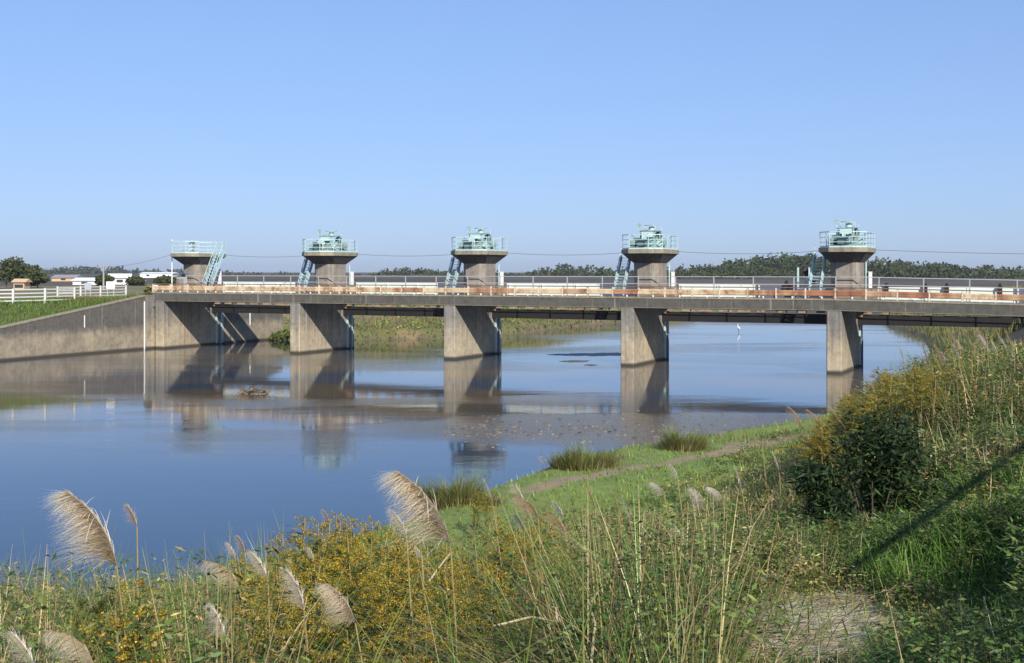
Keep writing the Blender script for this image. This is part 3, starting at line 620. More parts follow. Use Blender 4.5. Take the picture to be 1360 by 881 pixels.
def wood(profile, y0, y1, name, lab, cols, step=5.5, hill=.95, leaf=None, nl=230, base=3.5):
    """a wooded ridge: low hill plus a mass of crowns"""
    px = np.array([p_[0] for p_ in profile], float); py = np.array([p_[1] for p_ in profile], float); a = Acc(); hv = []; 
    rows = max(3, int((y1-y0)/(step*3))); NX = 60; pxs = np.linspace(px[0]-12, px[-1]+12, NX)
    for r in range(rows+2):
        y = y0-step+(y1-y0+2*step)*r/(rows+1); f = math.sin(math.pi*min(1, max(0, (r)/(rows+1))*.9+.06))
        for q in pxs:
            zt = CAMZ+(361-np.interp(q, px, py))/F*y; e = min(1, (q-pxs[0])/25, (pxs[-1]-q)/25)
            hv.append(((q-680)/F*y, y, base-1+max(0, (zt-base-5))*hill*f*e))
    n_ = NX; me = bpy.data.meshes.new('hill'); me.from_pydata(hv, [], [(r*n_+i, r*n_+i+1, (r+1)*n_+i+1, (r+1)*n_+i) for r in range(rows+1) for i in range(n_-1)]); me.materials.append(M['hill'])
    tag(link(bpy.data.objects.new('hill', me)), 'low hill under '+lab, None, None, 'structure')
    for r in range(rows):
        y = y0+(y1-y0)*(r+.5)/rows; X0, X1 = (px[0]-680)/F*y, (px[-1]-680)/F*y; cnt = int((X1-X0)/step)+1; fr = (r+1)/rows
        for i in range(cnt):
            x = X0+(i+rng.uniform(-.4,.4))*step; q = x/y*F+680; zt = CAMZ+(361-np.interp(q, px, py))/F*y+rng.normal()*.30*step/5.5
            zt = base+(zt-base)*(.50+.5*fr); rx = step*rng.uniform(.6,1.0); rz = rng.uniform(.55,.8)*step
            tint = rng.uniform(.85,1.18); crown(a, (x, y+rng.uniform(-3,3), zt-rz*.8), rx, rz, nl, leaf or y*.0027, [tuple(c_*tint for c_ in cc) for cc in cols])
            if zt-rz*1.6 > base: crown(a, (x, y-2+rng.uniform(-3,3), (zt-rz*1.4+base)/2), rx, (zt-rz-base)*.5, nl//2, leaf or y*.0026, [tuple(c_*tint*.9 for c_ in cc) for cc in cols])
    tag(a.build(name, M['tree']), lab, None, None, 'stuff')
M['hill'] = plain('hill_ground', (.045,.055,.025), .95, .3, .3)
WG = [(.042,.062,.026),(.036,.054,.024),(.050,.068,.028),(.060,.068,.030)]
wood([(880,358),(905,357),(950,350),(1000,343),(1040,338),(1080,340),(1130,342),(1170,344),(1195,347),(1235,350),(1262,350),(1278,358),(1300,354),(1330,357),(1370,358),(1460,356)], 430, 560, 'woodland', 'wooded ridge on the horizon behind the rightmost tower', WG, 7)
wood([(672,368),(690,365),(722,358),(735,355),(765,354),(795,357),(822,358),(900,360)], 640, 720, 'woodland', 'woodland on the horizon between the middle and fourth towers', WG, 8)
wood([(470,368),(498,365),(512,359),(535,357),(560,358),(592,361),(640,364),(690,366)], 680, 760, 'woodland', 'woodland on the horizon between the second and middle towers', WG, 8)
wood([(300,364),(340,365),(390,366),(480,367)], 900, 980, 'woodland', 'low woodland on the horizon right of the leftmost tower', WG, 10)
wood([(20,360),(60,358),(100,356),(135,356),(165,358),(190,360),(240,361),(310,363)], 1250, 1400, 'woodland', 'blue distant wooded hill behind the left bank', WG, 14, .8)

# ------------------------------------------------ river details: bars, driftwood, egret
def bar(pxy, name, lab, mat, z=.035):
    pts = []
    for px, py in pxy:
        y = CAMZ*F/(py-361); pts.append(((px-680)/F*y, y))
    n = len(pts); cx = sum(p_[0] for p_ in pts)/n; cy = sum(p_[1] for p_ in pts)/n; v = [(cx,cy,z)]; f_ = []
    for i in range(48):
        s_ = i/48*n; j = int(s_); a_ = pts[j % n]; c_ = pts[(j+1) % n]; q = s_-j; x = a_[0]+(c_[0]-a_[0])*q; y = a_[1]+(c_[1]-a_[1])*q; w = 1+.12*math.sin(i*2.1)+.08*math.sin(i*5)
        v.append((cx+(x-cx)*w*.8, cy+(y-cy)*w*.8, z*.7)); 
    for i in range(48):
        a_ = v[i+1]; v.append((cx+(a_[0]-cx)*1.25, cy+(a_[1]-cy)*1.25, -.06))
    for i in range(48): f_ += [(0, 1+i, 1+(i+1)%48), (1+i, 49+i, 49+(i+1)%48, 1+(i+1)%48)]
    me = bpy.data.meshes.new(name); me.from_pydata(v, [], f_); me.materials.append(mat)
    for p_ in me.polygons: p_.use_smooth = True
    tag(link(bpy.data.objects.new(name, me)), lab, None, None, 'structure')
bar([(712,470.8),(760,469.2),(830,468),(850,472),(800,473.5),(740,472.8)], 'dark_bar', 'thin dark sheet just above the water left of the fourth pier', M['dark_flat'], .02)  # thin dark sheet lying just above the water surface
bar([(738,480),(760,478.6),(784,479.2),(780,481),(755,481.6)], 'mud_bar', 'thin brown mud bar in the river below the dark sheet', M['mud'])
bar([(774,485),(785,484),(795,485),(785,486.4)], 'mud_bar', 'smallest brown mud patch left of the fourth pier', M['mud'])
a = Acc(); n = 900; tt = rng.random(n); pxx = 590+430*tt; pyy = 574-3*np.sin(tt*3.1)+rng.normal(size=n)*(5.5+4*np.sin(tt*3))*np.where(rng.random(n) < .4, 1.6, .7); yy_ = CAMZ*F/(pyy-361); xx_ = (pxx-680)/F*yy_; k = riv(xx_, yy_) < .1; xx_, yy_ = xx_[k], yy_[k]; n = len(xx_)
sz = .03+.13*rng.random(n)**2.5; ico = np.array([(1,0,0),(0,1,0),(-1,0,0),(0,-1,0)]); V = []; Q = []; tpz = .18*sz
ring = np.stack([np.stack([xx_+sz*math.cos(q+.4)*rng.uniform(.7,1.2,n), yy_+sz*math.sin(q+.4)*rng.uniform(.7,1.2,n), np.full(n,-.03)],1) for q in np.arange(0,6.28,math.pi/2)],1)
top = np.stack([np.stack([xx_+.5*sz*math.cos(q+.4), yy_+.5*sz*math.sin(q+.4), tpz],1) for q in np.arange(0,6.28,math.pi/2)],1)
VV = np.concatenate([ring, top],1).reshape(-1,3); b0 = (np.arange(n)*8)[:,None]; Q = np.concatenate([b0+np.array([[j,(j+1)%4,(j+1)%4+4,j+4]]) for j in range(4)]+[b0+np.array([[4,5,6,7]])],0)
a.add(VV, Q, np.repeat(pal(n, [(.17,.15,.11),(.12,.105,.075),(.24,.21,.155)]), 8, 0)); tag(a.build('riffle_stones', M['ground']), 'pale wet stones breaking the shallow water near the spit', None, None, 'stuff')
dw = empty('driftwood', (-14.4, 64.8, .02), .2, 'brown driftwood heap lying in the shallow water at left centre', 'driftwood')
b = MB(); b.tube([(-.75,0,.04),(-.2,.05,.13),(.5,-.02,.10),(.85,.05,.02)], .11, 7, .05); b.build('log', M['cut'], dw)
b = MB(); b.tube([(-.1,.1,.1),(.2,.2,.35),(.35,.15,.42)], .04, 5, .015); b.tube([(.3,-.1,.08),(.0,-.3,.25),(-.3,-.35,.2)], .035, 5, .012); b.tube([(-.5,0,.1),(-.6,.2,.33)], .03, 5, .01); b.build('branch', M['cut'], dw)
a = Acc(); n = 240; cc = rng.normal(size=(n,3))*np.array([.42,.2,.07])+np.array([.05,0,.14]); leaves(a, cc, rvec(n), rvec(n), rng.uniform(.1,.3,n), rng.uniform(.03,.07,n), pal(n, [(.14,.10,.06),(.2,.16,.1),(.07,.06,.04)])); tag(a.build('leaf_litter', M['veg'], dw), None, None, None, 'stuff')
eg = empty('egret', ((981-680)/F*131, 131, 0), 1.9, 'small white egret wading alone in the river between the last two piers', 'bird')
b = MB(); pts = [(-.30,0,.42),(-.18,0,.44),(0,0,.48),(.14,0,.52),(.20,0,.62),(.14,0,.76),(.17,0,.88),(.22,0,.93)]; rad = [.02,.09,.13,.10,.045,.03,.03,.035]
pv = []; fsx = []
for i, (p_, r_) in enumerate(zip(pts, rad)):
    pv += [(p_[0]+(0 if i < 4 else r_*math.cos(6.283*j/10)), r_*math.sin(6.283*j/10), p_[2]+(r_*math.cos(6.283*j/10) if i < 4 else 0)) for j in range(10)]
for i in range(7): fsx += [(i*10+j, i*10+(j+1)%10, (i+1)*10+(j+1)%10, (i+1)*10+j) for j in range(10)]
b.add(pv, fsx+[tuple(range(9,-1,-1)), tuple(range(70,80))]); b.build('body', M['feather'], eg, True)
MB().tube([(.23,0,.925),(.36,0,.90)], .018, 6, .003).build('beak', M['beak'], eg)
for q in (-.05,.05): MB().tube([(.02,q,.40),(-.02,q,.2),(.02,q,-.1)], .012, 5).build('leg', M['hair'], eg)

# ------------------------------------------------ the person on the plinth left of the last tower
def person(loc, rz):
    p_ = empty('person', loc, rz, 'person in dark jacket and pale trousers standing beside the rightmost tower, holding a camera', 'person')
    V = []; E = []; Rr = []
    def vtx(c, r, par=None):
        V.append(c); Rr.append(r); i = len(V)-1
        if par is not None: E.append((par, i))
        return i
    # faces -y, x to its left
    pel = vtx((0,0,.93), .135); be = vtx((0,0,1.08), .13, pel); ch = vtx((0,.01,1.27), .155, be); up = vtx((0,.02,1.40), .12, ch); nk = vtx((0,.01,1.49), .055, up); nk2 = vtx((0,-.005,1.54), .055, nk)
    jaw = vtx((0,-.025,1.60), .072, nk2); hd = vtx((0,-.01,1.67), .095, jaw); hd2 = vtx((0,.0,1.735), .082, hd)
    nose = vtx((0,-.118,1.645), .012, hd)
    for s in (-1, 1):
        ear = vtx((s*.088,.0,1.65), .012, hd)
        hip = vtx((s*.09,0,.88), .10, pel); kn = vtx((s*.11,-.02,.49), .062, hip); an = vtx((s*.12,.02,.09), .042, kn); ft = vtx((s*.13,-.10,.045), .042, an); toe = vtx((s*.135,-.17,.035), .032, ft)
        sh = vtx((s*.19,.02,1.39), .062, up); el = vtx((s*.27,-.06,1.14), .045, sh); wr = vtx((s*.13,-.25,1.30), .030, el); pa = vtx((s*.085,-.28,1.345), .032, wr)
        for f in range(4):
            a_ = vtx((s*(.070-.012*f),-.315,1.395-.022*f), .010, pa); vtx((s*(.030-.006*f),-.335+.003*f,1.405-.022*f), .008, a_)
        th = vtx((s*.085,-.265,1.385), .011, pa); vtx((s*.06,-.27,1.41), .009, th)
    me = bpy.data.meshes.new('body'); me.from_pydata(V, E, []); o = link(bpy.data.objects.new('body', me), p_)
    sm = o.modifiers.new('skin', 'SKIN'); 
    for i, r_ in enumerate(Rr): me.skin_vertices[0].data[i].radius = (r_, r_); me.skin_vertices[0].data[i].use_root = (i == pel)
    o.modifiers.new('sub', 'SUBSURF').levels = 2; o.modifiers['sub'].render_levels = 2
    me.materials.append(M['skin'])
    # clothing: shells that follow the limbs
    def shell(name, chains, mat):
        V2 = []; E2 = []; R2 = []
        for par, c, r in chains: V2.append(c); R2.append(r); E2 += [(par, len(V2)-1)] if par >= 0 else []
        m2 = bpy.data.meshes.new(name); m2.from_pydata(V2, E2, []); q = link(bpy.data.objects.new(name, m2), p_); q.modifiers.new('skin', 'SKIN')
        for i, r in enumerate(R2): m2.skin_vertices[0].data[i].radius = (r, r); m2.skin_vertices[0].data[i].use_root = (i == 0)
        q.modifiers.new('sub', 'SUBSURF').levels = 1; q.modifiers['sub'].render_levels = 1; m2.materials.append(mat)
    jk = [(-1,(0,0,.78),.20),(0,(0,0,1.06),.18),(1,(0,.01,1.27),.19),(2,(0,.02,1.41),.14),(3,(0,.015,1.48),.075)]
    for s in (-1, 1):
        b0 = len(jk); jk += [(3,(s*.20,.02,1.39),.085),(b0,(s*.275,-.06,1.14),.066),(b0+1,(s*.16,-.22,1.275),.048)]
    shell('jacket', jk, M['jacket'])
    tr = [(-1,(0,0,1.0),.155)]
    for s in (-1, 1):
        b0 = len(tr); tr += [(0,(s*.095,0,.84),.125),(b0,(s*.112,-.02,.49),.088),(b0+1,(s*.12,.02,.11),.072)]
    shell('trousers', tr, M['trousers'])
    for s in (-1, 1):
        b = MB(); b.tube([(s*.12,.07,.05),(s*.13,-.06,.05),(s*.137,-.19,.035)], .058, 8, .04); b.build('shoe', M['shoe'], p_, True)
    bm = bmesh.new(); bmesh.ops.create_icosphere(bm, subdivisions=3, radius=.115)
    for v in bm.verts: v.co = Vector((v.co.x*.92, v.co.y*1.05, v.co.z*1.0))+Vector((0,.018,1.70))
    bmesh.ops.delete(bm, geom=[v for v in bm.verts if v.co.z < 1.60 or (v.co.y < -.04 and v.co.z < 1.735)], context='VERTS')
    hm = bpy.data.meshes.new('hair'); bm.to_mesh(hm); bm.free(); hm.materials.append(M['hair']); link(bpy.data.objects.new('hair', hm), p_)
    for s in (-1, 1): bmm = MB(); bmm.tube([(s*.033,-.098,1.675),(s*.033,-.106,1.675)], .011, 8); bmm.build('eye', M['hair'], p_)
    MB().box(-.028,-.108,1.595,.028,-.10,1.603).build('mouth', M['beak'] if False else M['bark'], p_)
    return p_
person(WP(4*SPN-2.25, 4.6, 5.60), RZ+.25)
MBp = MB().box(-1.6,-.5,0,.6,.9,.04); pf = MBp.build('landing', M['grey_rail']); pf.location = WP(4*SPN-1.5, 4.8, 5.555); pf.rotation_euler = (0,0,RZ); tag(pf, 'grey steel landing left of the rightmost tower where the person stands', 'landing')
cm = empty('camera_in_hands', WP(4*SPN-2.25, 4.6, 5.60), RZ+.25, 'small black camera held by the person beside the tower', 'camera')
MB().box(-.06,-.36,1.33,.06,-.315,1.405).build('camera_body', M['cameram'], cm, bevel=.004); MB().tube([(0,-.36,1.365),(0,-.41,1.365)], .028, 12).build('camera_lens', M['cameram'], cm)
for du, la in ((-2.75, 'white post left of the standing person'), (-1.95, 'white post right of the standing person')):
    o = MB().box(-.06,-.06,0,.06,.06,1.5).build('rail_post', M['aqua_pale'], None, bevel=.005); o.location = WP(4*SPN+du, 4.1, 5.596); o.rotation_euler = (0,0,RZ); tag(o, la, 'post')

# ------------------------------------------------ vegetation on the near bank
SILX = [-200,0,150,215,255,320,400,470,560,640,700,800,900,960,1040,1085,1110,1150,1200,1250,1300,1360,1600]
SILY = [768,760,756,764,762,726,690,682,694,700,684,680,680,655,624,584,550,518,480,452,446,452,450]
NRX = [-200,900,960,1040,1100,1200,1280,1360,1500]; NRY = [400,400,672,700,728,722,665,635,620]
def hcap(x, y):
    px = x/np.maximum(y,.5)*F+680; s = np.interp(px, SILX, SILY); nr = np.maximum(s, np.interp(px, NRX, NRY)); w = np.clip((y-8)/9, 0, 1); s = nr*(1-w)+s*w; s = np.where((px > 955) & (px < 1215) & (y < 6.9), np.maximum(s, 872), s); s = np.where((px >= 1140) & (px < 1400) & (y < 9), np.maximum(s, 800), s)
    return np.maximum(CAMZ-(s-361)/F*y-ground_z(x, y), np.where(y > 12, .22, np.where((x/np.maximum(y,.5) > .30) & (y > 6.3), .32, .10)))
def goldz(x, y):
    px = x/np.maximum(y,.5)*F+680; return ((px > 320) & (px < 650) & (y < 11.5)) | ((px > 100) & (px < 225) & (y < 6.5)) | ((px > 660) & (px < 770) & (y < 11.5))
def straw(x, y): return (((x-1.86)/.58)**2+((y-7.35)/.95)**2) < 1+.8*wob(x*3, y*3)+.6*wob(x*8+3, y*8)
def scatter(n, y0, y1, pw=1.0, xr=(-.52,.60)):
    y = (y0**pw+(y1**pw-y0**pw)*rng.random(n))**(1/pw); x = y*rng.uniform(xr[0], xr[1], n)+rng.normal(size=n)*.15; return x, y
def lump(x, y): return .78+.30*wob(x*1.1, y*1.1)+.20*wob(x*2.7+5, y*2.7)
GREEN = [(.095,.165,.03),(.125,.195,.038),(.06,.11,.024),(.16,.20,.045)]; OLIVE = [(.19,.185,.055),(.15,.15,.05),(.25,.22,.085)]; DRY = [(.46,.37,.21),(.35,.27,.15),(.56,.47,.30),(.24,.17,.10)]
def patchy(x, y, n, dry=.17, oliv=.2):
    q = wob(x, y, 1.1)*.6+wob(x+9, y+4, 2.7)*.45+rng.normal(size=n)*.35
    c = pal(n, GREEN); o_ = pal(n, OLIVE); d_ = pal(n, DRY)
    c = np.where((q > .35-oliv)[:,None], o_, c); return np.where((q > 1.0-dry*2.2)[:,None], d_, c)
und = Acc()
# grasses
for (n, y0, y1, w0, segs) in ((62000, 2.6, 10, .010, 4), (52000, 10, 20, .019, 3), (40000, 20, 46, .032, 2)):
    x, y = scatter(n, y0, y1, 1.6); D = levD(x, y); h = hcap(x, y)*np.where(goldz(x, y), .60, 1); rgt = (x/y > .30) & (y < 11)
    hh = rng.uniform(.30, 1.15, n)**.9*np.minimum(np.where(y < 11, np.clip(h, 1.2, 2.3), 1.6)*np.where(rgt, .38, 1), h)*lump(x, y)*1.15; hh = np.minimum(hh, h*1.04)
    k = (D < 11.2+1.3*rng.normal(size=n)+1.5*wob(x, y, .7)) & (hh > .06) & (riv(x, y) > .3) & ~(straw(x, y) & (rng.random(n) > .18)); x, y, hh, rg = x[k], y[k], hh[k], rgt[k]; n = len(x)
    col = patchy(x, y, n); col = np.where(rg[:,None], pal(n, [(.11,.22,.035),(.15,.26,.045),(.08,.16,.03),(.24,.25,.09)]), col)
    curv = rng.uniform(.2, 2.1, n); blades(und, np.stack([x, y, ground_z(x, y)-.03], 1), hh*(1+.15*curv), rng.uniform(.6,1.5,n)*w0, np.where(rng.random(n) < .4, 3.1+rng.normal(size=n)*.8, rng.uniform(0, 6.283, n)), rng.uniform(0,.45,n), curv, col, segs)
# thin dry stems, leaning anywhere
for (n, y0, y1, w0) in ((2600, 3.2, 9, .005), (4500, 9, 22, .009), (3500, 22, 50, .016)):
    x, y = scatter(n, y0, y1, 1.6); h = hcap(x, y)*np.where(goldz(x, y), .60, 1); hh = np.minimum(rng.uniform(.5,1.15,n)*np.where(y < 11, np.clip(h, 1.2, 2.2), 1.3), h*1.05); k = (levD(x, y) < 10.8) & (hh > .12) & ~((x/y > .28) & (y < 10.5) & (rng.random(n) > .12)) & (riv(x, y) > .3) & ~straw(x, y); x, y, hh = x[k], y[k], hh[k]; n = len(x)
    blades(und, np.stack([x, y, ground_z(x, y)], 1), hh, rng.uniform(.7,1.3,n)*w0, rng.uniform(0,6.283,n), np.abs(rng.normal(size=n))*.5, rng.uniform(-.2,.9,n), pal(n, DRY+[(.5,.43,.28)]), 2, 4)
n = 24000; x, y = scatter(n, 4.2, 10, 1.3, (.27,.85)); k = ~straw(x, y) & (wob(x, y, 1.6) > -.35); x, y = x[k], y[k]; n = len(x); hh = rng.uniform(.18,.50,n)*np.clip(.75+.5*wob(x, y, 2.2), .3, 1.2)
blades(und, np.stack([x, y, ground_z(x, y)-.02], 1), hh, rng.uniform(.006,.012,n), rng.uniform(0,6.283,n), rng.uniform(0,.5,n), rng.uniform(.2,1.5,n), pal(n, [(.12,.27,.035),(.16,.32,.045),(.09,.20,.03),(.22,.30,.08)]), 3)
# broad leaved weeds: small leaves along upright stems
for (n, y0, y1, nl, lf) in ((9000, 3.6, 10, 42, .041), (9500, 10, 20, 32, .062), (6500, 20, 46, 20, .10)):
    x, y = scatter(n, y0, y1, 1.7); h = hcap(x, y)*np.where(goldz(x, y), .72, 1); hh = np.minimum(rng.uniform(.45,1.05,n)**.8*np.minimum(np.where(y < 11, np.clip(h, 1.2, 2.2), 1.5), h)*lump(x, y)*1.1, h); k = (levD(x, y) < 11.3) & (hh > .12) & (riv(x, y) > .3) & ~straw(x, y); x, y, hh = x[k], y[k], hh[k]; n = len(x)
    base = np.stack([x, y, ground_z(x, y)], 1); ln = rng.normal(size=(n,2))*.16
    tt = rng.random((n, nl))**.75; az = rng.uniform(0,6.283,(n,nl)); sp_r = (.045+.14*(1-tt))
    c = base[:,None]+np.stack([ln[:,:1]*tt*hh[:,None]+np.cos(az)*sp_r*rng.random((n,nl)), ln[:,1:]*tt*hh[:,None]+np.sin(az)*sp_r*rng.random((n,nl)), tt*hh[:,None]], 2)
    dv = np.stack([np.cos(az), np.sin(az), rng.uniform(-.7,.6,(n,nl))], 2); q = wob(x, y, .8)+rng.normal(size=n)*.5
    pc = np.where((q > .55)[:,None], pal(n, [(.24,.22,.075),(.30,.25,.11)]), pal(n, [(.085,.145,.035),(.055,.10,.028),(.13,.18,.05),(.10,.14,.06)]))
    cl = np.repeat(pc, nl, 0)*(1+.25*rng.normal(size=(n*nl,1))); nr = rvec(n*nl); nr[:,2] = np.abs(nr[:,2])+.5
    leaves(und, c.reshape(-1,3), dv.reshape(-1,3), nr, rng.uniform(.6,1.3,n*nl)*lf, rng.uniform(.22,.42,n*nl)*lf, np.clip(cl,.01,.7))
    blades(und, base, hh, np.full(n, lf*.09), np.arctan2(ln[:,1], ln[:,0]), np.hypot(ln[:,0], ln[:,1]), np.zeros(n), pal(n, [(.16,.14,.06),(.12,.10,.05)]), 1, 4)
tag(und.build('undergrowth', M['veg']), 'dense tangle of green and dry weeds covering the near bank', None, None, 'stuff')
# short turf on the berm
tf = Acc(); n = 56000; x = rng.uniform(-9, 26, n); y = rng.uniform(22, 76, n); d = riv(x, y); D = levD(x, y); pathm = (np.abs((x-1.3)*.717-(y-34.7)*.697+.35*wob(x+31,y-7,1.1)) < .42) & (y > 33.5) & (y < 60)
k = (d > .35) & (D > 9) & (x/y < .6) & ~(pathm & (rng.random(n) > .35)) & (rng.random(n) < np.clip(d*.7, .1, 1)); x, y, d = x[k], y[k], d[k]; n = len(x); q = wob(x, y, .5)+rng.normal(size=n)*.4
blades(tf, np.stack([x, y, ground_z(x, y)], 1), rng.uniform(.06,.20,n)*np.where(q > .8, 1.8, 1), rng.uniform(.015,.035,n), rng.uniform(0,6.283,n), rng.uniform(0,.5,n), rng.uniform(0,1,n), np.where((q > .55)[:,None], pal(n, OLIVE), pal(n, [(.20,.34,.045),(.25,.38,.055),(.15,.27,.04)])), 2)
tag(tf.build('short_turf', M['veg']), 'bright green short grass on the flat spit by the water', None, None, 'stuff')
# grass on the far banks and on the verge
fb = Acc(); n = 42000; x = np.concatenate([rng.uniform(-24, 45, n//2), rng.uniform(20, 75, n//2)]); y = np.concatenate([rng.uniform(112, 190, n//2), rng.uniform(70, 170, n//2)]); d = riv(x, y); k = (d > .1) & (d < 24); x, y = x[k], y[k]; n = len(x)
q = wob(x, y, .35)+rng.normal(size=n)*.45
blades(fb, np.stack([x, y, ground_z(x, y)], 1), rng.uniform(.3,1.0,n), rng.uniform(.05,.12,n), rng.uniform(0,6.283,n), rng.uniform(0,.4,n), rng.uniform(0,1,n), np.where((q > .5)[:,None], pal(n, [(.24,.19,.11),(.18,.14,.08)]), np.where((q > -.5)[:,None], pal(n, [(.24,.25,.07),(.20,.21,.06)]), pal(n, [(.13,.17,.04),(.17,.19,.055)]))), 2)
n = 26000; v = rng.uniform(-32, -.2, n); tt = rng.uniform(.55, 9, n); zt = 4.62+np.minimum(0, (v+1.2)*.140); z = zt-.03+(4.28-zt)*np.minimum(1, (tt-.5)/3.2); P_ = np.array([WP(-a_, b_, c_) for a_, b_, c_ in zip(tt, v, z)])
q = wob(v, tt, .8)+rng.normal(size=n)*.4+np.where(v > -7, .9, 0); hh = rng.uniform(.12,.40,n)*np.where(v > -7, 1.4, 1)
blades(fb, P_, hh, rng.uniform(.03,.07,n), rng.uniform(0,6.283,n), rng.uniform(0,.5,n), rng.uniform(0,1,n), np.where((q > .8)[:,None], pal(n, [(.20,.17,.07),(.16,.15,.06)]), pal(n, [(.12,.22,.04),(.16,.24,.045),(.10,.17,.035)])), 2)
n = 26000; x = rng.uniform(-24, 30, n); y = rng.uniform(112, 170, n); d = riv(x, y); k = (d > -.1) & (d < 11) & (x < 22) & ((d < 5) | (wob(x, y, .5) > -.1)); x, y, d = x[k], y[k], d[k]; n = len(x); z = ground_z(x, y)+rng.random(n)*np.clip(.55+.5*wob(x, y, 1.2), .1, 1)*np.where(d < .7, .8, 1)
leaves(fb, np.stack([x, y, z], 1), rvec(n), rvec(n), rng.uniform(.18,.42,n), rng.uniform(.10,.22,n), np.where((d < .5)[:,None], pal(n, [(.05,.045,.025),(.08,.08,.03)]), pal(n, [(.20,.23,.06),(.15,.19,.05),(.25,.25,.08),(.11,.15,.04)])))
tag(fb.build('bank_grass', M['veg']), 'rough grass on the far banks and behind the left wall', None, None, 'stuff')
# straw litter on the trampled patch
sw = Acc(); n = 16000; x = rng.normal(size=n)*.42+1.86; y = rng.normal(size=n)*.7+7.35; k = straw(x, y) | (rng.random(n) < .35); x, y = x[k], y[k]; n = len(x)
az = rng.normal(size=n)*.30+.5*wob(x*2, y*2)+np.where(rng.random(n) < .5, 0, 3.1416)+.15
blades(sw, np.stack([x, y, ground_z(x, y)+rng.uniform(.01,.05,n)+.03*np.clip(wob(x*4, y*4), 0, 1)], 1), rng.uniform(.12,.38,n), rng.uniform(.005,.011,n), az, rng.uniform(1.45,1.62,n), rng.uniform(-.08,.08,n), pal(n, [(.78,.70,.52),(.70,.60,.42),(.80,.75,.62),(.45,.35,.22)]), 2, 4)
tag(sw.build('straw_litter', M['veg']), 'flattened dry straw on the bare patch at the bottom right', None, None, 'stuff')

# sedge clumps at the water
def clump(px, py, wpx, h, lab, n=1500):
    y = (CAMZ-.4)*F/(py-361); x = (px-680)/F*y; zg = float(ground_z(x, y)); r = wpx/F*y/2; t_ = empty('sedge_clump', (x, y, zg), 0, lab, 'sedge', 'sedge clumps at the water edge')
    a = Acc(); rr_ = np.sqrt(rng.random(n))*r*.8; an = rng.uniform(0,6.283,n); p_ = np.stack([rr_*np.cos(an), rr_*np.sin(an)*.8, np.full(n,-.05)], 1)
    q = rng.random(n); top = np.array(pal(n, [(.14,.21,.04),(.20,.24,.055),(.10,.16,.03)])); bot = pal(n, [(.22,.16,.09),(.12,.09,.05)])
    blades(a, p_, h*rng.uniform(.6,1.15,n)*(1-.45*rr_/r)*(.8+.3*np.sin(an*3+px)+.2*np.sin(an*7+rr_*9)), rng.uniform(.012,.03,n), an+rng.normal(size=n)*.6, rng.uniform(.05,.5,n), rng.uniform(.2,1.1,n), bot, 3, 1.3, top)
    a.build('blades', M['veg'], t_); a2 = Acc(); m_ = 300; an = rng.uniform(0,6.283,m_); rr_ = r*rng.uniform(.5,1.1,m_); blades(a2, np.stack([rr_*np.cos(an), rr_*np.sin(an)*.8, np.full(m_,.0)],1), h*rng.uniform(.2,.5,m_), rng.uniform(.012,.03,m_), an, rng.uniform(.3,1.2,m_), rng.uniform(0,.6,m_), pal(m_, DRY), 2)
    a2.build('dead_leaves', M['veg'], t_)
    for c in t_.children: c['kind'] = 'stuff'
clump(602, 668, 115, 1.15, 'sedge clump on the shore just right of the biggest plume')
clump(775, 622, 110, 1.0, 'broad sedge clump at the water edge in the centre')
clump(906, 600, 72, 1.1, 'round sedge clump farther right at the water edge', 1200)
clump(640, 672, 60, .55, 'small brownish sedge clump beside the bare shore strip', 500)
# shrub with the hollow's deep shade put into its leaf colour
sh = empty('shade_shrub', (3.32, 10.8, float(ground_z(3.32, 10.8))-.15), 0, 'dense shrub coloured dark to stand for the shade in a hollow of the right bank', 'shrub')
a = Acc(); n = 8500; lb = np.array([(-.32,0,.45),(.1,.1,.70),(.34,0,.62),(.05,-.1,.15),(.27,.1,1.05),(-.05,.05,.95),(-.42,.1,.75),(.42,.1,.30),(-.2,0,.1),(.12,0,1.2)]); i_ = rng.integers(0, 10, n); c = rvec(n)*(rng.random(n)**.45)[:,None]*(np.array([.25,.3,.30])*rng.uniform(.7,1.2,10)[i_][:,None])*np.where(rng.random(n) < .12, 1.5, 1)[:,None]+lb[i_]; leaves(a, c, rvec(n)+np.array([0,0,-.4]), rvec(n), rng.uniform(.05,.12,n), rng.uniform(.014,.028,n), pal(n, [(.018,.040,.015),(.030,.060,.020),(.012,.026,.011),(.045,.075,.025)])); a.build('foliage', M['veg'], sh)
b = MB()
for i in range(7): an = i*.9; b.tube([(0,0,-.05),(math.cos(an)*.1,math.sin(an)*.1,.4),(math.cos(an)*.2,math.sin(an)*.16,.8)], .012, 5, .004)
b.build('branches', M['bark'], sh); sh.scale = (1.15, 1.3, .92); [c.__setitem__('kind', 'stuff') for c in sh.children if c.name.startswith('foliage')]

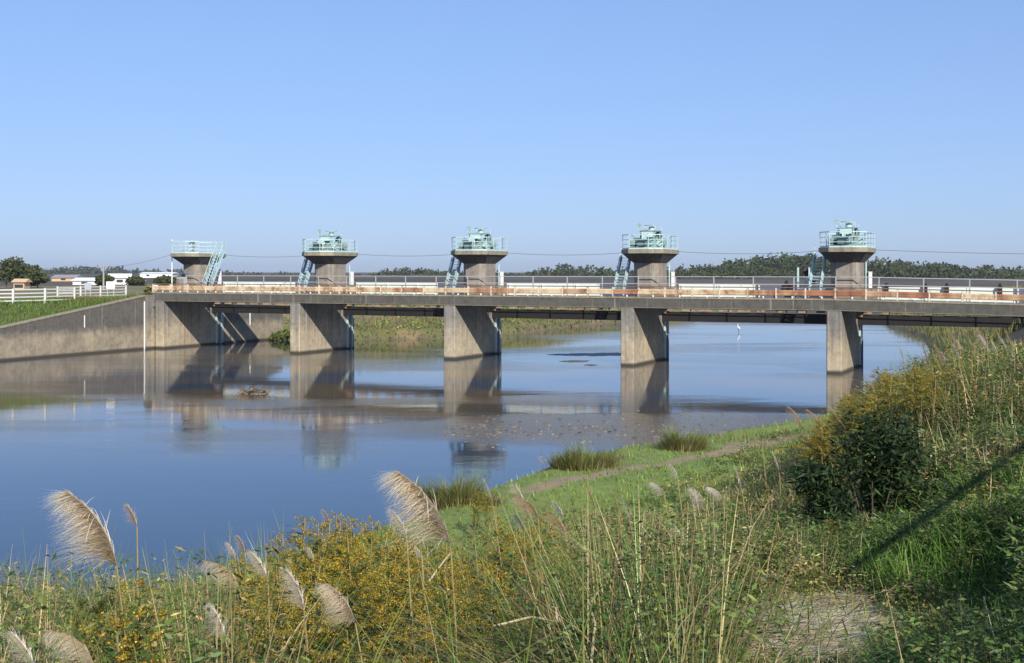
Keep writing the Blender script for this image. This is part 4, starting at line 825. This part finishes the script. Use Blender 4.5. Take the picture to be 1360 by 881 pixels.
# ------------------------------------------------ goldenrod
def make_goldenrod(v_):
    g_ = empty('goldenrod', (0,0,0)); h = 1.35; b = MB(); bx = .05*(v_-1)
    b.tube([(0,0,-.05),(bx*.4,0,h*.5),(bx,.02,h)], .007, 5, .003); b.build('stem', M['stem'], g_)
    a = Acc(); n = 130; t_ = rng.uniform(.10,.92,n); az = rng.uniform(0,6.283,n); c = np.stack([bx*t_, np.zeros(n), t_*h], 1)
    leaves(a, c, np.stack([np.cos(az), np.sin(az), rng.uniform(-.3,.7,n)], 1), np.tile([0,0,1.], (n,1))+rvec(n)*.3, rng.uniform(.08,.15,n), rng.uniform(.014,.026,n), pal(n, [(.08,.125,.03),(.10,.14,.035),(.06,.09,.025)]))
    a.build('foliage', M['veg'], g_)['kind'] = 'stuff'
    a = Acc(); nb_ = 24; C = []; 
    for i in range(nb_):
        t0 = .56+.44*i/nb_; L = .25*(1.12-(t0-.56)/.46)*rng.uniform(.7,1.2); an = i*2.4+rng.normal()*.3; m_ = max(6, int(30*L/.26)); s_ = np.linspace(.12, 1, m_)
        px_ = bx*t0+np.cos(an)*L*s_; py_ = np.sin(an)*L*s_; pz = t0*h+L*(1.15*s_-.65*s_**2)
        C.append(np.stack([px_, py_, pz], 1)+rng.normal(size=(m_,3))*.004)
    C = np.concatenate(C); C = np.repeat(C, 12, 0)+rng.normal(size=(len(C)*12,3))*.0070; n = len(C)
    leaves(a, C, rvec(n)+np.array([0,0,.5]), rvec(n), rng.uniform(.006,.012,n), rng.uniform(.0045,.009,n), pal(n, [(.43,.31,.028),(.35,.25,.025),(.50,.37,.045),(.29,.22,.03),(.24,.15,.03),(.13,.15,.035),(.10,.13,.03)]))
    a.build('flower_head', M['veg'], g_); return g_
gold = [make_goldenrod(i) for i in range(4)]; gused = [False]*4
LASTG = [None]
def put_gold(px, top_py, y, lab, sc=1.0, dx=0):
    LASTG[0] = None
    x = (px-680)/F*y; zt = CAMZ-(top_py-361)/F*y; zg = float(ground_z(x, y)); h = zt-zg
    if h < .35: return
    i = random.randrange(4); o = gold[i] if not gused[i] else copy_tree(gold[i]); gused[i] = True
    s = h/1.35; w = min(s, 1.25)*sc; o.scale = (w, w, s); o.location = (x, y, zg-.02); o.rotation_euler = (random.uniform(-.08,.08), random.uniform(-.08,.08), random.uniform(0,6.28)); tag(o, lab, 'goldenrod', 'goldenrod plants on the near bank'); LASTG[0] = o
random.seed(3)
OW = 'leftmost,second,third,fourth,fifth,sixth,seventh,eighth,ninth,tenth,eleventh,twelfth,thirteenth,fourteenth'.split(',')
def patch_gold(n, x0, x1, fy, y0, y1, lab, sc=1.0):
    made = []
    for _ in range(n):
        px = random.uniform(x0, x1); y = random.uniform(y0, y1); put_gold(px, fy(px)+(random.uniform(-6, 50) if y > (y0+y1)*.55 else random.uniform(20, 190))*(1 if y1 < 13 else .33), y, lab, sc); made.append(LASTG[0])
    made = sorted({o for o in made if o is not None}, key=lambda o: o.location.x/o.location.y)
    if n <= 14:
        for i, o in enumerate(made): o['label'] = OW[i]+(' ' if i == 0 else ' from the left ')+lab
for x0_, x1_, wh in ((320,400,'left end'),(400,480,'left middle'),(480,560,'right middle'),(560,640,'right end')):
    patch_gold(13, x0_, x1_, lambda p_: np.interp(p_, [320,400,470,560,640], [726,684,680,692,716]), 5.5, 11, 'goldenrod in the '+wh+' of the dense yellow stand')
patch_gold(14, 118, 208, lambda p_: 748, 3.9, 5.4, 'goldenrod in the small group below the big left plume', 1.15)
patch_gold(14, 660, 768, lambda p_: 686, 7, 10.5, 'goldenrod in the small group right of the tallest plume', 1.3)
patch_gold(6, 610, 660, lambda p_: 642, 26, 29, 'goldenrod near the sedge clump at the shore', 1.3)
for x0_, x1_, wh in ((1085,1135,'water'),(1135,1180,'uphill')): patch_gold(14, x0_, x1_, lambda p_: np.interp(p_, [1085,1110,1150,1180], [566,532,508,482]), 15, 23, 'goldenrod on the '+wh+' side before the nearest pier', 1.7)
for x0_, x1_, wh in ((1180,1265,'left'),(1265,1360,'right')): patch_gold(14, x0_, x1_, lambda p_: np.interp(p_, [1180,1250,1360], [490,460,470]), 15, 26, 'goldenrod in the '+wh+' half of weeds under the deck', 1.6)
patch_gold(8, 975, 1060, lambda p_: 635, 14, 19, 'goldenrod left of the shade-coloured shrub', 1.1)
patch_gold(12, 1085, 1215, lambda p_: 535+.0*p_, 11.2, 12.4, 'goldenrod rising just above the shade-coloured shrub', 1.3)
patch_gold(6, 1075, 1110, lambda p_: 590, 10.2, 11.4, 'goldenrod at the left edge of the shade-coloured shrub', 1.1)
patch_gold(7, 1200, 1260, lambda p_: 575, 10.6, 12.6, 'goldenrod at the right edge of the shade-coloured shrub', 1.1)
patch_gold(5, 1225, 1265, lambda p_: 575, 12, 14, 'goldenrod below the reeds on the right bank', 1.0)

# ------------------------------------------------ silver grass with plumes
def plume_mesh(L, spread, strands, droop, seed, col, fan):
    """rachis arching toward -x, fluffy strands trailing to its left"""
    r_ = np.random.default_rng(seed); a = Acc(); S = strands; t0 = r_.uniform(.0,.95,S)
    # rachis points: start at origin going up and to the left
    def rach(t): th = .25+droop*t; return np.stack([-L*(.25*t+.5*droop*t**2*.75), np.zeros_like(t), L*(t-.32*droop*t**2)], 1)
    base = rach(t0); az = 3.1416+r_.normal(size=S)*spread; ln = L*(.60-.34*t0)*r_.uniform(.45,1.15,S)*(1+.14*np.sin(t0*19+seed))
    cc = np.array(col)*(1+.10*r_.normal(size=(S,1)))
    blades(a, base, ln, np.full(S, L*.0058), az, fan[0]+r_.uniform(0,fan[1],S)+droop*.75*t0**1.5, r_.uniform(.4,1.1,S), np.clip(cc*.9,.02,.9), 4, 2.5, np.clip(cc*1.2,.02,.9))
    tt = np.linspace(0, 1, 10); R_ = rach(tt); s_ = np.array([0, L*.008, 0]); V = np.stack([R_-s_, R_+s_, R_+s_+np.array([0,0,L*.01])], 1).reshape(-1,3)
    q = np.array([[3*i, 3*i+1, 3*i+4, 3*i+3] for i in range(9)]+[[3*i+1, 3*i+2, 3*i+5, 3*i+4] for i in range(9)]); a.add(V, q, np.tile([.36,.24,.12], (len(V),1)))
    return a
SIL = (.74,.67,.58); TAN = (.58,.46,.33); GREY = (.74,.69,.65)
pcache = {}; lm = []
def silver(px, py, L, y, lab, kind='fan', col=SIL, rz=0, leaves_=4, sc=1):
    """px,py: where the plume joins its stem; L plume length in metres"""
    x = (px-680)/F*y; z = CAMZ-(py-361)/F*y; rx = x+.10*random.uniform(.2,1.6); ry = y+random.uniform(-.1,.1); zg = float(ground_z(rx, ry)); h = z-zg
    if h < .1: zg = z-.25; h = .25
    g_ = empty('silver_grass', (rx, ry, zg), 0, lab, 'plume grass', 'silver grass plumes on the near bank')
    b = MB(); ex, ey = x-rx, y-ry; b.tube([(0,0,-.05),(ex*.25,ey*.25,h*.4),(ex*.6,ey*.6,h*.75),(ex,ey,h)], .0055+.0002*y, 5, .0025+.0002*y); b.build('stem', M['stem'], g_)
    key = (kind, col)
    if key not in pcache:
        sp_, n, dr, fn = {'fan': (.5, 1700, .80, (.62,.70)), 'tuft': (.6, 560, .55, (.3,.8)), 'thin': (.35, 300, .30, (.05,.3)), 'arch': (.45, 700, 1.3, (.7,.8))}[kind]
        o = plume_mesh(1, sp_, n, dr, len(pcache)+5, col, fn).build('plume', M['fluff'], g_); pcache[key] = o.data
    else: o = link(bpy.data.objects.new('plume', pcache[key]), g_)
    o.location = (ex, ey, h); o.scale = (L, L, L); o.rotation_euler = (0, random.uniform(-.1,.1), rz+random.uniform(-.15,.15))
    if not lm:
        for i in range(3):
            a = Acc(); blades(a, np.zeros((1,3)), np.array([1.0]), np.array([.022]), np.array([0.]), np.array([.12+.1*i]), np.array([1.1+.5*i]), np.array([[.13,.16,.05],[.16,.17,.06],[.30,.25,.12]][i:i+1]), 7); lm.append(a.build('leaf', M['veg'], g_).data)
            bpy.context.scene.collection.objects.unlink(bpy.data.objects[[q.name for q in g_.children if q.name.startswith('leaf')][-1]]) if False else None
        for q in [q for q in g_.children if q.name.startswith('leaf')]: bpy.data.objects.remove(q)
    for i in range(leaves_):
        o = link(bpy.data.objects.new('leaf', random.choice(lm)), g_); q = random.uniform(.1,.5); o.location = (ex*q, ey*q, h*q); o.rotation_euler = (0,0,random.uniform(0,6.28)); s_ = min(.9, h*(1-q)*.9); o.scale = (s_, s_, s_)
random.seed(5)
silver(155, 752, .39, 4.6, 'big silver plume grass arching left over the water at far left', 'fan', SIL)
silver(182, 700, .13, 6.0, 'small brownish plume on a thin dark stalk right of the big left plume', 'tuft', TAN)
silver(318, 782, .21, 4.9, 'pale plume at left leaning over the goldenrod edge', 'arch', SIL)
silver(356, 770, .17, 5.6, 'faint brownish plume above the left weeds', 'tuft', GREY)
silver(404, 812, .19, 4.7, 'grey plume left of the round silver one', 'tuft', GREY)
silver(472, 828, .21, 4.5, 'round silver plume in front of the goldenrod stand', 'fan', SIL)
silver(125, 884, .20, 3.6, 'silvery drooping plume at the bottom left', 'arch', SIL)
silver(46, 886, .14, 3.6, 'small plume at the bottom left corner', 'tuft', GREY)
silver(300, 852, .16, 4.4, 'purplish grey plume at lower left', 'tuft', GREY)
silver(598, 722, .46, 5.4, 'tallest silver plume grass in the centre with a long bare stalk', 'fan', SIL, 0, 2)
silver(540, 712, .18, 6.4, 'faint plume just left of the tallest one', 'tuft', GREY)
silver(700, 684, .21, 7.0, 'upright pale plume right of the tallest one', 'tuft', SIL)
silver(715, 690, .22, 7.0, 'yellowish plume arching low to the left at centre', 'arch', TAN)
silver(752, 712, .22, 7.2, 'broad tan plume leaning left above the goldenrod', 'arch', TAN, -.3)
silver(748, 690, .16, 8.5, 'small grey plume above the broad tan one', 'tuft', GREY)
silver(790, 676, .24, 8.0, 'curved cream plume stalk before the bright turf', 'thin', (.55,.44,.27))
silver(822, 684, .16, 8.2, 'short upright cream spike right of the curved stalk', 'thin', (.55,.44,.27))
silver(900, 638, .15, 10, 'small white plume tuft over the turf, upper one', 'tuft', GREY)
silver(882, 658, .18, 10, 'wispy grey plume over the turf, lower left one', 'arch', GREY)
silver(938, 672, .21, 9.5, 'grey white double plume over the centre right weeds', 'fan', GREY)
silver(960, 664, .19, 9.6, 'arching plume right of the double one', 'arch', GREY)
silver(912, 726, .20, 8.0, 'white plume low among dark weeds at centre right', 'tuft', GREY)
silver(868, 694, .10, 9.0, 'tiny brown plume among dry stems', 'tuft', TAN)
silver(1012, 590, .25, 17, 'small tan spike at the edge of the turf', 'thin', TAN)
silver(1066, 572, .45, 19, 'left of two pale plumes before the nearest pier', 'tuft', TAN)
silver(1092, 572, .42, 19, 'right of two pale plumes before the nearest pier', 'tuft', TAN)
silver(1200, 480, .28, 22, 'thin tan plume against the water at right', 'thin', TAN)
silver(1232, 482, .34, 22, 'second thin tan plume against the water at right', 'thin', TAN)
silver(1225, 675, .16, 11, 'pale upright plume on the right slope', 'thin', TAN)
for i in range(26):
    px = random.uniform(1238, 1345); silver(px, np.interp(px, [1238,1290,1345], [480,458,462])+random.uniform(0,45), random.uniform(.3,.5), random.uniform(22,32), 'greyish plume in the reed stand at the right edge below the deck', random.choice(['thin','tuft']), random.choice([GREY, TAN]), 0, 2)
for px, py, L_, y_, lb_ in ((655,672,.20,9.0,'slim pale plume just left of the yellowish arching one'),(838,700,.17,8.0,'slim pale plume below the short cream spike'),(985,650,.20,11,'slim grey plume at the right end of the turf edge'),(1035,628,.24,14,'slim grey plume left of the shade-coloured shrub'),(1065,640,.20,12.5,'slim tan plume touching the left of the shade-coloured shrub')):
    silver(px, py, L_, y_, lb_, 'thin', GREY, 0, 2)
for i in range(9):
    px = random.uniform(300, 1000); silver(px, np.interp(px, SILX, SILY)+random.uniform(10,60), random.uniform(.10,.15), random.uniform(7,10), 'small faded plume among the foreground weeds', 'tuft', random.choice([GREY, TAN]), 0, 2)
# long dry stalks lying across the weeds
def stalk(p_, q_, y0, y1, lab, r=.006, mat=None):
    a_ = ((p_[0]-680)/F*y0, y0, CAMZ-(p_[1]-361)/F*y0); c_ = ((q_[0]-680)/F*y1, y1, CAMZ-(q_[1]-361)/F*y1); m_ = (Vector(a_)+Vector(c_))/2+Vector((.02,0,.03))
    tag(MB().tube([a_, m_, c_], r, 5, r*.5).build('dry_stalk', mat or M['straw']), lab, 'dry stalk')
M['straw'] = plain('pale_dry_straw', (.36,.30,.18), .8, .25, 25)
stalk((955,850), (845,735), 5.5, 6.6, 'long pale dry stalk slanting across the weeds at centre right')
stalk((940,815), (880,698), 6.0, 6.8, 'yellow green bent stalk rising steeply right of centre')
stalk((785,881), (783,800), 4.6, 4.9, 'short pale upright broken stalk at the bottom')
stalk((785,800), (800,778), 4.9, 5.0, 'pale crooked stalk tip at the bottom', .005)
stalk((570,772), (598,735), 5.6, 5.7, 'pale short stalk crossing the tall plume stem')
stalk((740,828), (725,805), 5.0, 5.1, 'broken pale stalk in the lower centre')
stalk((655,832), (742,826), 4.8, 5.0, 'grey dry stalk lying level in the lower centre', .006)

# ------------------------------------------------ unseen timber rail, added only to cast the slanting shadow at lower right
P1 = Vector((2.35,8.5,4.55)); P2 = Vector((4.4,10.0,5.3)); T_ = 5.6; A_ = P1+sdir*T_; B_ = P2+sdir*T_; dirr = (B_-A_)
tb = empty('added_shadow_rail', (A_.x, A_.y, 5.2), 0, 'added unseen timber rail that casts the slanted shadow at lower right', 'shadow caster'); o0 = Vector((A_.x, A_.y, 5.2))
MB().tube([A_-o0, B_+dirr*.6-o0], .030, 8).build('rail', M['cut'], tb)
for q in (0.02, 1.55):
    c = A_+dirr*q-o0; MB().tube([(c.x,c.y,-.6),(c.x,c.y,c.z+.02)], .06, 8).build('post', M['cut'], tb)  # posts of the added unseen rail

# ------------------------------------------------ air
m = bpy.data.materials.new('haze_air'); m.use_nodes = True; t = m.node_tree; t.nodes.clear(); pv_ = t.nodes.new('ShaderNodeVolumePrincipled'); oo = t.nodes.new('ShaderNodeOutputMaterial'); t.links.new(pv_.outputs[0], oo.inputs['Volume'])
pv_.inputs['Color'].default_value = (.88,.90,1,1); pv_.inputs['Density'].default_value = HAZE; pv_.inputs['Anisotropy'].default_value = .2
if HAZE > 0:
    hz = MB().box(-4100,-500,-3,4100,4100,30).build('haze', m); tag(hz, None, None, None, 'stuff')
